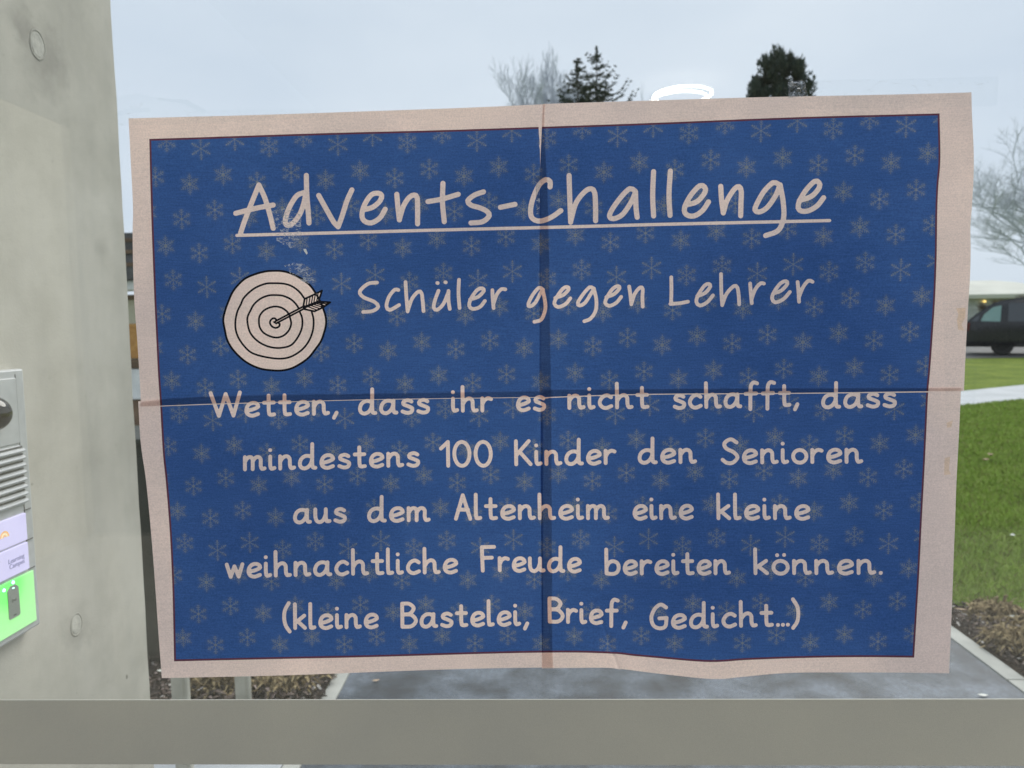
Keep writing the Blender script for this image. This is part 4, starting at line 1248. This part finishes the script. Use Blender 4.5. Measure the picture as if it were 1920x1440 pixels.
# ------------------------------------------------------------------ long pale building far right
BY = 55.0
zb_ = lambda px, py: at(px, py, BY).z
bx0, bx1 = at(1770, 560, BY).x, at(1990, 560, BY).x
gz = terrain(BY)
M_broof = pbr('roof_pale', [(.35, (.50, .50, .44)), (.65, (.60, .60, .53))], scale=.4, rough=.8)
M_bwall = pbr('facade_pale', [(.35, (.46, .46, .44)), (.65, (.56, .56, .54))], scale=.5, rough=.8)
M_bwin = pbr('facade_window', [(.35, (.24, .27, .29)), (.65, (.34, .37, .39))], scale=.3, rough=.15)
M_btan = pbr('facade_tan', [(.35, (.40, .31, .17)), (.65, (.50, .40, .24))], scale=.6, rough=.8)
M_warm = pbr('warm_lamp', [(.5, (.9, .6, .2))], rough=.5, emit=(1.0, .70, .22), estr=1.2)
bl = empty('school_building', Vector(((bx0 + bx1) / 2, BY + 5, gz)), 'long low pale building with gridded windows beyond the van', 'building')
ze = zb_(1850, 560)
bm = bmesh.new(); box(bm, bx0, bx1, BY, BY + 12, gz - .3, ze, 0); bmobj('facade', bm, M_bwall, bl)
bm = bmesh.new(); prism(bm, [(BY - .6, ze + .004), (BY + 12.4, ze + .004), (BY + 9, ze + .9 + .62 * (zb_(1870, 524) - ze)), (BY + 6, zb_(1870, 526) + .14), (BY - .6, ze + .30)], 'X', bx0 - .6, bx1 + .6); bmobj('roof', bm, M_broof, bl)
xa, xb = at(1812, 570, BY).x, at(1858, 570, BY).x
for k in range(4):
    u0 = xa + (xb - xa) * k / 4
    u1 = u0 + (xb - xa) / 4 - .10
    bm = bmesh.new(); box(bm, u0, u1, BY - .02, BY + .05, gz + .15, ze - .15); wn = bmobj('window', bm, M_bwin, bl)
    bm = bmesh.new()
    for t in (.0, .38, .72, 1.0): box(bm, u0, u1, BY - .05, BY - .021, gz + .15 + t * (ze - gz - .36), gz + .21 + t * (ze - gz - .36))
    for t in (.0, .5, 1.0): box(bm, u0 + t * (u1 - u0 - .06), u0 + .06 + t * (u1 - u0 - .06), BY - .060, BY - .0505, gz + .15, ze - .15)
    sub(bmobj('window_bars', bm, M_white), wn)
bm = bmesh.new(); box(bm, at(1862, 570, BY).x, at(1892, 570, BY).x, BY - .12, BY - .001, gz, ze - .12); bmobj('tan_panel', bm, M_btan, bl)
c = at(1846, 565, BY - .3)
bm = bmesh.new(); bmesh.ops.create_uvsphere(bm, u_segments=14, v_segments=8, radius=.10); bmesh.ops.scale(bm, vec=(1.3, .6, .9), verts=bm.verts); bmesh.ops.translate(bm, vec=c, verts=bm.verts)
bmobj('lit_lamp', bm, M_warm, bl, True)

# ------------------------------------------------------------------ trees
def unit(v): return v / np.maximum(np.linalg.norm(v, axis=-1, keepdims=True), 1e-9)
def branching(seed, h, spread, levels, r0, up=.35, kids=3, rmin=.008, lean=0.0):
    """a bare tree: list of tapered segments (p, q, rp, rq)"""
    rg = random.Random(seed)
    S = []
    def grow(p, d, ln, r, lv):
        n = 3 if lv > 1 else 2
        q = p
        for i in range(n):
            d = (d + Vector((rg.gauss(0, .13), rg.gauss(0, .13), rg.gauss(.02, .08)))).normalized()
            q2 = q + d * ln / n
            S.append((q, q2, r * (1 - .28 * i / n), r * (1 - .28 * (i + 1) / n), lv))
            if lv > 0 and (i > 0 or lv < levels):
                for _ in range(1 if lv == levels else 1):
                    az = rg.uniform(0, 6.283)
                    s_ = Vector((math.cos(az), math.sin(az), 0))
                    dd = (d * rg.uniform(.35, .8) + s_ * spread * rg.uniform(.6, 1.1) + Vector((0, 0, up))).normalized()
                    grow(q2, dd, ln * rg.uniform(.52, .78), max(rmin, r * .5), lv - 1)
            q = q2
        if lv > 0:
            for _ in range(kids - 1):
                az = rg.uniform(0, 6.283)
                s_ = Vector((math.cos(az), math.sin(az), 0))
                dd = (d * rg.uniform(.6, 1.0) + s_ * spread * rg.uniform(.4, .9) + Vector((0, 0, up * .8))).normalized()
                grow(q, dd, ln * rg.uniform(.55, .82), max(rmin, r * .62), lv - 1)
    grow(Vector((0, 0, -.1)), Vector((lean, 0, 1)).normalized(), h * .34, r0, levels)
    top = max(s[1].z for s in S)
    k = h / top
    return [(a * k, b * k, ra, rb, lv) for a, b, ra, rb, lv in S]
def seg_mesh(S, c):
    A = np.array([tuple(s[0]) for s in S]) + c
    B = np.array([tuple(s[1]) for s in S]) + c
    ra, rb = np.array([s[2] for s in S])[:, None], np.array([s[3] for s in S])[:, None]
    d = unit(B - A)
    ax = np.where(np.abs(d[:, 2:]) < .9, np.array([[0, 0, 1.0]]), np.array([[1.0, 0, 0]]))
    u = unit(np.cross(d, ax)); v = np.cross(d, u)
    P = []
    for k in range(3):
        t0, t1 = 2 * math.pi * k / 3, 2 * math.pi * (k + 1) / 3
        w0, w1 = math.cos(t0) * u + math.sin(t0) * v, math.cos(t1) * u + math.sin(t1) * v
        P.append(np.stack([A + ra * w0, A + ra * w1, B + rb * w1, B + rb * w0], 1))
    return np.concatenate(P)
M_bkpale = pbr('bark_far_hazed', [(.35, (.48, .51, .56)), (.65, (.58, .61, .66))], scale=1, rough=.9)  # distance haze is put into this pale bark colour
M_bkmid = pbr('bark_hazed', [(.35, (.52, .55, .59)), (.65, (.62, .65, .69))], scale=1, rough=.9)  # hazy, overexposed look painted in as a pale bark tone
M_bkbrn = pbr('bark_brown_twigs', [(.35, (.10, .075, .06)), (.65, (.17, .13, .105))], scale=2, rough=.9)
def bare_tree(name, seed, base, h, spread, levels, r0, mat, label, group=None, **kw):
    fit = kw.pop('fit', None)
    S = branching(seed, h, spread, levels, r0, **kw)
    if fit:                                        # keep the crown as wide as the one in the place
        xs = sorted(s[1].x for s in S if s[1].z > fit[1] * h)
        a_, b_ = xs[int(len(xs) * .02)], xs[int(len(xs) * .98)]
        kx, mid = 2 * fit[0] / (b_ - a_), (a_ + b_) / 2
        def q_(p): return Vector(((p.x - mid * min(1, p.z / (fit[1] * h))) * (1 + (kx - 1) * min(1, max(0, p.z) / (fit[1] * h))), p.y * kx, p.z))
        S = [(q_(a), q_(b), ra, rb, lv) for a, b, ra, rb, lv in S]
    root = empty(name, base, label, 'tree', group)
    hi = [s for s in S if s[4] >= levels]
    lo = [s for s in S if s[4] < levels]
    quadsoup('trunk', seg_mesh(hi, np.array(base)), mat, root)
    quadsoup('crown', seg_mesh(lo, np.array(base)), mat, root)
    return root
def base_at(px, Y):
    p = at(px, 560, Y)
    return Vector((p.x, Y, terrain(Y)))
def top_h(px, py, Y): return at(px, py, Y).z - terrain(Y)
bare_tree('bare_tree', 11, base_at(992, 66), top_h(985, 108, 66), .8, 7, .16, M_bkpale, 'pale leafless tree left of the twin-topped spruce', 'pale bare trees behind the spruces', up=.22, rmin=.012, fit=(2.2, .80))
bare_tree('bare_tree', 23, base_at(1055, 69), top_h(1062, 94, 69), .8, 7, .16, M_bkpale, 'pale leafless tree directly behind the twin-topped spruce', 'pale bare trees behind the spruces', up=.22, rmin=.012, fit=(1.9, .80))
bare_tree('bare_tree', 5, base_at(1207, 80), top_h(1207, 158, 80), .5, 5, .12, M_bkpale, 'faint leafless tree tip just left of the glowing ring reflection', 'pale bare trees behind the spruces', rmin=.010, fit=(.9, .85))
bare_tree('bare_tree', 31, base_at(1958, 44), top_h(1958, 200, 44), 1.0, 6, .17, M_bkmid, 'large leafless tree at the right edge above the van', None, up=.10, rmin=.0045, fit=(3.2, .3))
# brown twiggy bush beside the building
bb_ = base_at(1912, 40)
S = []
for k in range(9):
    S += [(a + Vector((math.cos(k * 2.4) * .9, math.sin(k * 2.4) * .7, 0)), b + Vector((math.cos(k * 2.4) * .9, math.sin(k * 2.4) * .7, 0)), ra, rb, lv) for a, b, ra, rb, lv in branching(60 + k, 1.7 + .25 * (k % 3), .9, 5, .03, up=.5, rmin=.009)]
tag(quadsoup('bush', seg_mesh(S, np.array(bb_)), M_bkbrn), 'brown leafless bush behind the van roof', 'bush')

M_ndl = [pbr('needles_dark', [(.35, (.032, .048, .040)), (.65, (.055, .078, .062))], scale=1.2, rough=.8, spec=.15),
         pbr('needles_mid', [(.35, (.050, .068, .045)), (.65, (.080, .098, .065))], scale=1.2, rough=.8, spec=.15)]
M_trk = pbr('spruce_bark', [(.35, (.06, .045, .035)), (.65, (.10, .08, .065))], scale=4, rough=.9)
def conifer(base, h, rmax, slope, label, seed, whorl=.42, dens=1.0, upt=.25, top=0.0, group=None, name='spruce_tree', mixp=(.6, .4), spray=1.0, droop=.18, gapp=.0):
    rg = np.random.default_rng(seed)
    root = empty(name, base, label, 'tree', group)
    bm = bmesh.new()
    tube(bm, [base + Vector((0, 0, -.2)), base + Vector((.05, 0, h * .5)), base + Vector((0, 0, h - .1))], [.24, .13, .015], 8)
    bmobj('trunk', bm, M_trk, root)
    P, I = [], []
    z = h * .12
    B = np.array(base)
    while z < h - .15:
        L0 = min(rmax, top + (h - z) * slope)
        nb = int(rg.integers(5, 9))
        for a in rg.uniform(0, 6.283) + np.arange(nb) * 6.283 / nb + rg.normal(0, .25, nb):
            if rg.uniform() < gapp: continue
            ln = L0 * rg.uniform(.62, 1.18)
            n = max(3, int(ln / .13 * dens))
            t = np.linspace(.06, 1, n)
            rr_ = ln * t
            zz = z + rg.normal(0, .08) - droop * ln * np.sin(t * 2.2) + upt * ln * t ** 2.4
            ax = np.stack([np.cos(a) * rr_, np.sin(a) * rr_, zz], 1) + B
            dr = np.array([np.cos(a), np.sin(a), .1])
            sd = np.array([-np.sin(a), np.cos(a), 0])
            for s_ in (-1, 1, 0):
                q = rg.uniform(.6, 1.3, n)[:, None] * spray
                l = (.20 + .32 * (1 - t) * min(1, ln))[:, None] * q
                d = unit(dr * .75 + sd * s_ * rg.uniform(.5, 1.0, n)[:, None] + np.array([0, 0, 1]) * rg.normal(.02 if s_ else .10, .22, n)[:, None])
                w_ = unit(np.cross(d, rg.normal(0, 1, (n, 3)))) * (.055 * q)
                P.append(np.stack([ax - w_ * .5, ax + d * l * .5 - w_, ax + d * l, ax + d * l * .5 + w_], 1))
                I.append(rg.choice(2, n, p=mixp))
        z += whorl * rg.uniform(.7, 1.2)
    # leader
    zl = np.linspace(h - .9, h, 26)
    for _ in range(3):
        d = unit(np.stack([rg.normal(0, 1, 26), rg.normal(0, 1, 26), rg.uniform(.6, 1.6, 26)], 1))
        ax = np.stack([np.zeros(26), np.zeros(26), zl], 1) + B
        w_ = unit(np.cross(d, rg.normal(0, 1, (26, 3)))) * .04
        l = np.linspace(.30, .12, 26)[:, None]
        P.append(np.stack([ax - w_ * .5, ax + d * l * .5 - w_, ax + d * l, ax + d * l * .5 + w_], 1))
        I.append(rg.choice(2, 26, p=mixp))
    quadsoup('crown', np.concatenate(P), M_ndl, root, np.concatenate(I))
    return root
conifer(base_at(1121, 45), top_h(1120, 89, 45), 4.2, .60, 'dark spruce with a tall bare leader above the poster fold', 1, whorl=.44, upt=.62, group=None, top=.05, dens=1.1, gapp=.25, droop=.25)
conifer(base_at(1086, 43.5), top_h(1088, 112, 43.5), 3.0, .52, 'lower olive spruce leaning against the taller spruce on its left', 2, whorl=.46, upt=.55, mixp=(.25, .75), top=.05, dens=1.0, gapp=.22, droop=.22)
# broad dense conifer: a dome of many upright shoots
def dome_conifer(base, h, rw, hc, label, seed, n=9000):
    rg = np.random.default_rng(seed)
    root = empty('yew_tree', base, label, 'tree')
    bm = bmesh.new()
    tube(bm, [base + Vector((0, 0, -.2)), base + Vector((0, 0, h * .8))], [.26, .05], 8)
    bmobj('trunk', bm, M_trk, root)
    nl = 120
    th, ph = rg.uniform(0, 6.283, nl), np.arccos(rg.uniform(-.35, 1, nl))
    sc = rg.uniform(.45, 1.06, nl)
    C = np.stack([np.cos(th) * np.sin(ph) * rw * sc, np.sin(th) * np.sin(ph) * rw * sc, h - hc + np.cos(ph) * hc * sc * .84], 1)
    C = np.vstack([C, [[0, 0, h - .9], [.1, .1, h - .5], [-.75, .2, h - .75], [.62, 0, h - .7], [1.15, 0, h - 1.5], [-1.2, .2, h - 1.9]]])
    sz = np.concatenate([rg.uniform(.22, .50, nl), [.4, .3, .3, .3, .3, .35]])
    n *= 2
    # the skirt of the crown, down almost to the ground
    zl = rg.uniform(.9, h - hc, 170)
    rl = rw * (1.05 + .25 * np.sin(zl / h * 3.0)) * np.sqrt(rg.uniform(.25, 1, 170))
    tl = rg.uniform(0, 6.283, 170)
    C = np.vstack([C, np.stack([np.cos(tl) * rl, np.sin(tl) * rl, zl], 1)])
    sz = np.concatenate([sz, rg.uniform(.45, .85, 170)])
    n = int(n * 2.2)
    k = rg.integers(0, len(C), n)
    q = unit(rg.normal(0, 1, (n, 3))) * (rg.uniform(0, 1, n) ** .6)[:, None] * sz[k][:, None] * np.array([.85, .85, 1.5])
    b = C[k] + q + np.array(base)
    d = unit(unit(q) * .5 + np.stack([rg.normal(0, .35, n), rg.normal(0, .35, n), rg.uniform(.5, 1.6, n)], 1))
    l = rg.uniform(.12, .38, n)[:, None]
    w_ = unit(np.cross(d, rg.normal(0, 1, (n, 3)))) * rg.uniform(.02, .06, n)[:, None]
    P = np.stack([b - w_ * .5, b + d * l * .5 - w_, b + d * l, b + d * l * .5 + w_], 1)
    quadsoup('crown', P, M_ndl, root, rg.choice(2, n, p=(.62, .38)))
    return root
dome_conifer(base_at(1455, 45), top_h(1455, 93, 45), 2.05, 3.9, 'broad dense dark conifer right of the glowing ring reflection', 9, 15000)

# ------------------------------------------------------------------ inside: floor, ceiling, back wall, ring lamp
M_fl = pbr('interior_floor', [(.4, (.50, .47, .41)), (.6, (.58, .55, .48))], scale=3, rough=.5)
M_in = pbr('interior_plaster', [(.4, (.22, .22, .21)), (.6, (.27, .27, .26))], scale=1, rough=.9)
M_inw = pbr('interior_wall_dark', [(.4, (.13, .13, .125)), (.6, (.17, .17, .16))], scale=1, rough=.9)
M_wrm = pbr('interior_wall_warm', [(.4, (.76, .69, .52)), (.6, (.84, .77, .60))], scale=1, rough=.9)
_s = ray(125, 420)
LWX = -3.4
BWY = 2 * .772 - LWX * _s.y / _s.x          # the corner that shows as a faint edge on the concrete wall
slab('interior_floor', LWX - .2, 5, BWY - .2, .745, -.06, .0, M_fl, 0)
slab('interior_ceiling', -1.5, 5, BWY - .2, -1.9, 3.085, 3.2, M_in, 0)  # unseen ceiling, cut short so open sky lights the rail
slab('interior_wall', LWX + .001, 5, BWY - .2, BWY - .001, .0, 3.08, M_inw, 0)
slab('interior_wall', LWX - .2, LWX, BWY - .2, -.6, .0, 3.05, M_wrm, 0)
slab('interior_wall', LWX - .2, LWX, BWY - .2, -.6, 3.054, 4.6, M_inw, 0)  # unseen dark upstand, added to keep the reflection above the warm wall dark
slab('interior_wall', LWX + .001, -1.504, BWY - .2, BWY - .001, 3.084, 4.6, M_inw, 0)  # unseen return of the added dark upstand, above the back wall
M_ring = pbr('lit_ring', [(.5, (.9, .9, .85))], rough=.5, emit=(1.0, .93, .80), estr=20)
rl_t = .772 + .772 + 3.35
RL = Vector((.2002 * 4.894, -3.35, 1.55 + .2963 * 4.894))
lamp = empty('ring_lamp', RL, 'lit ring-shaped ceiling lamp reflected in the glass above the poster', 'lamp')
bm = bmesh.new()
R_, r_, n, m_ = .182, .008, 64, 10
vv = [[bm.verts.new((RL.x + (R_ + r_ * math.cos(6.2832 * j / m_)) * math.cos(6.2832 * i / n), RL.y + (R_ + r_ * math.cos(6.2832 * j / m_)) * math.sin(6.2832 * i / n), RL.z + r_ * math.sin(6.2832 * j / m_))) for j in range(m_)] for i in range(n)]
for i in range(n):
    for j in range(m_):
        bm.faces.new((vv[i][j], vv[(i + 1) % n][j], vv[(i + 1) % n][(j + 1) % m_], vv[i][(j + 1) % m_]))
bmobj('ring_tube', bm, M_ring, lamp, True)
for k in range(3):
    t = 6.2832 * k / 3
    bm = bmesh.new()
    tube(bm, [(RL.x + R_ * math.cos(t), RL.y + R_ * math.sin(t), RL.z + .01), (RL.x + .06 * math.cos(t), RL.y + .06 * math.sin(t), 3.08)], .003, 6)
    bmobj('suspension_wire', bm, M_rim, lamp)
bm = bmesh.new()
tube(bm, [(RL.x, RL.y, 3.055), (RL.x, RL.y, 3.084)], .07, 24)
bmobj('ceiling_rose', bm, M_white, lamp)

# ------------------------------------------------------------------ clear tape
def tape_mat(name, gloss, wr, scale, dens=.55, col=(.92, .94, .95)):
    m, g, out = newmat(name)
    tc = g.n('ShaderNodeTexCoord').outputs['Object']
    mp = g.n('ShaderNodeMapping')
    mp.inputs['Scale'].default_value = (1, 1, 2.2)
    mp.inputs['Rotation'].default_value = (0, .5, 0)
    g.t.links.new(tc, mp.inputs['Vector'])
    k = g.noise(mp.outputs[0], scale, 4, .65, 1.2)
    k = g.ramp(k, [(dens, (0, 0, 0)), (dens + .10, (1, 1, 1))])
    t = g.n('ShaderNodeBsdfTransparent')
    t.inputs['Color'].default_value = (*col, 1)
    gl = g.n('ShaderNodeBsdfGlossy')
    gl.inputs['Roughness'].default_value = .18
    g.t.links.new(g.bump(g.noise(tc, 160, 3, .6), .5, .002), gl.inputs['Normal'])
    df = g.n('ShaderNodeBsdfDiffuse')
    df.inputs['Color'].default_value = (.8, .84, .9, 1)
    m1 = g.n('ShaderNodeMixShader'); m1.inputs[0].default_value = gloss
    g.t.links.new(t.outputs[0], m1.inputs[1]); g.t.links.new(gl.outputs[0], m1.inputs[2])
    m2 = g.n('ShaderNodeMixShader')
    g.t.links.new(g.m('MULTIPLY', k, wr), m2.inputs[0])
    g.t.links.new(m1.outputs[0], m2.inputs[1]); g.t.links.new(df.outputs[0], m2.inputs[2])
    g.t.links.new(m2.outputs[0], out.inputs[0])
    return m
M_tape = tape_mat('clear_tape', .012, .07, 60, .58, (.975, .982, .985))
M_tapes = tape_mat('scuffed_glint_tape', .05, .50, 150, .49, (.97, .98, 1.0))  # glints are put in as pale flecks along with the scuffs
M_tapew = tape_mat('crumpled_tape', .14, .40, 120, .52, (.78, .80, .83))
M_glue = tape_mat('aged_glue', .03, .05, 60, .6, (.985, .92, .80))
M_chip = pbr('bare_paper_chip', [(.4, (.78, .78, .76)), (.6, (.88, .88, .86))], scale=90, rough=.6)  # torn spot with its white glint put into the colour
def tape(pts, mat, yd=.7688, label=None, step=7, wob=.0):
    P = resample(np.array(pts + pts[:1], float), step)[:-1]
    lo, hi = P.min(0), P.max(0)
    gx, gy = np.meshgrid(np.arange(lo[0], hi[0], step), np.arange(lo[1], hi[1], step))
    G = np.stack([gx.ravel() + .37, gy.ravel() + .41], 1)
    G = G[inpoly(G[:, 0], G[:, 1], P)]
    V2 = [Vector((round(a, 4), round(b, 4))) for a, b in np.vstack([P, G])]
    ov, oe, of, *_ = delaunay_2d_cdt(V2, [(i, (i + 1) % len(P)) for i in range(len(P))], [], 0, 1e-3, False)
    ov = np.array([tuple(a) for a in ov])
    T = np.array([f for f in of if len(f) == 3])
    C = ov[T].mean(1)
    T = T[inpoly(C[:, 0], C[:, 1], P)]
    P3 = px_to_plane(ov[:, 0], ov[:, 1], yd)
    if wob: P3[:, 1] -= np.abs(RNG.normal(0, wob, len(P3)))
    o = pyobj('tape', P3, [tuple(int(i) for i in t) for t in T], mat, poster)
    if label: o['label'] = label
    return o
tape([(220, 184), (262, 178), (302, 186), (330, 189), (352, 187), (372, 198), (392, 209), (470, 206), (600, 207), (600, 222), (420, 231), (300, 236), (226, 238)], M_tape, label='crumpled clear tape over the upper left corner')
tape([(219, 216), (240, 206), (285, 204), (286, 212), (252, 214), (222, 222)], M_tape, .7684)
tape([(300, 184), (352, 190), (392, 211), (383, 214), (346, 196), (300, 190)], M_tape, .7684)
tape([(1478, 152), (1868, 146), (1866, 199), (1850, 201), (1480, 206)], M_tape, label='long clear tape over the upper right corner')
tape([(1475, 156), (1506, 150), (1512, 182), (1476, 186)], M_tapew, .7682, 'crumpled end of the tape above the poster', 4, .0014)
tape([(1764, 566), (1816, 560), (1826, 640), (1824, 770), (1770, 778)], M_tape, label='clear tape over the right poster edge')
tape([(1789, 578), (1806, 577), (1805, 596), (1798, 608), (1803, 620), (1792, 618), (1790, 600), (1793, 590)], M_glue, .7690)
tape([(1768, 858), (1778, 855), (1776, 880), (1780, 888), (1767, 890)], M_glue, .7690)
tape([(1771, 792), (1783, 787), (1780, 800), (1772, 801)], M_glue, .7690)
tape([(512, 396), (545, 390), (566, 402), (567, 455), (546, 466), (520, 452)], M_tapes, .7690, 'scuffed tape glinting beside the title', 3)
tape([(534, 498), (562, 490), (585, 506), (592, 536), (572, 530), (548, 516)], M_tapes, .7690, None, 3)
tape([(570, 467), (575, 467), (578, 475), (576, 478), (571, 471)], M_chip, .7684, None, 2)
tape([(738, 712), (770, 708), (772, 752), (1010, 750), (1010, 760), (740, 762)], M_tape, .7686)
tape([(1004, 330), (1012, 330), (1012, 402), (1006, 402)], M_tapew, .7688, None, 3)
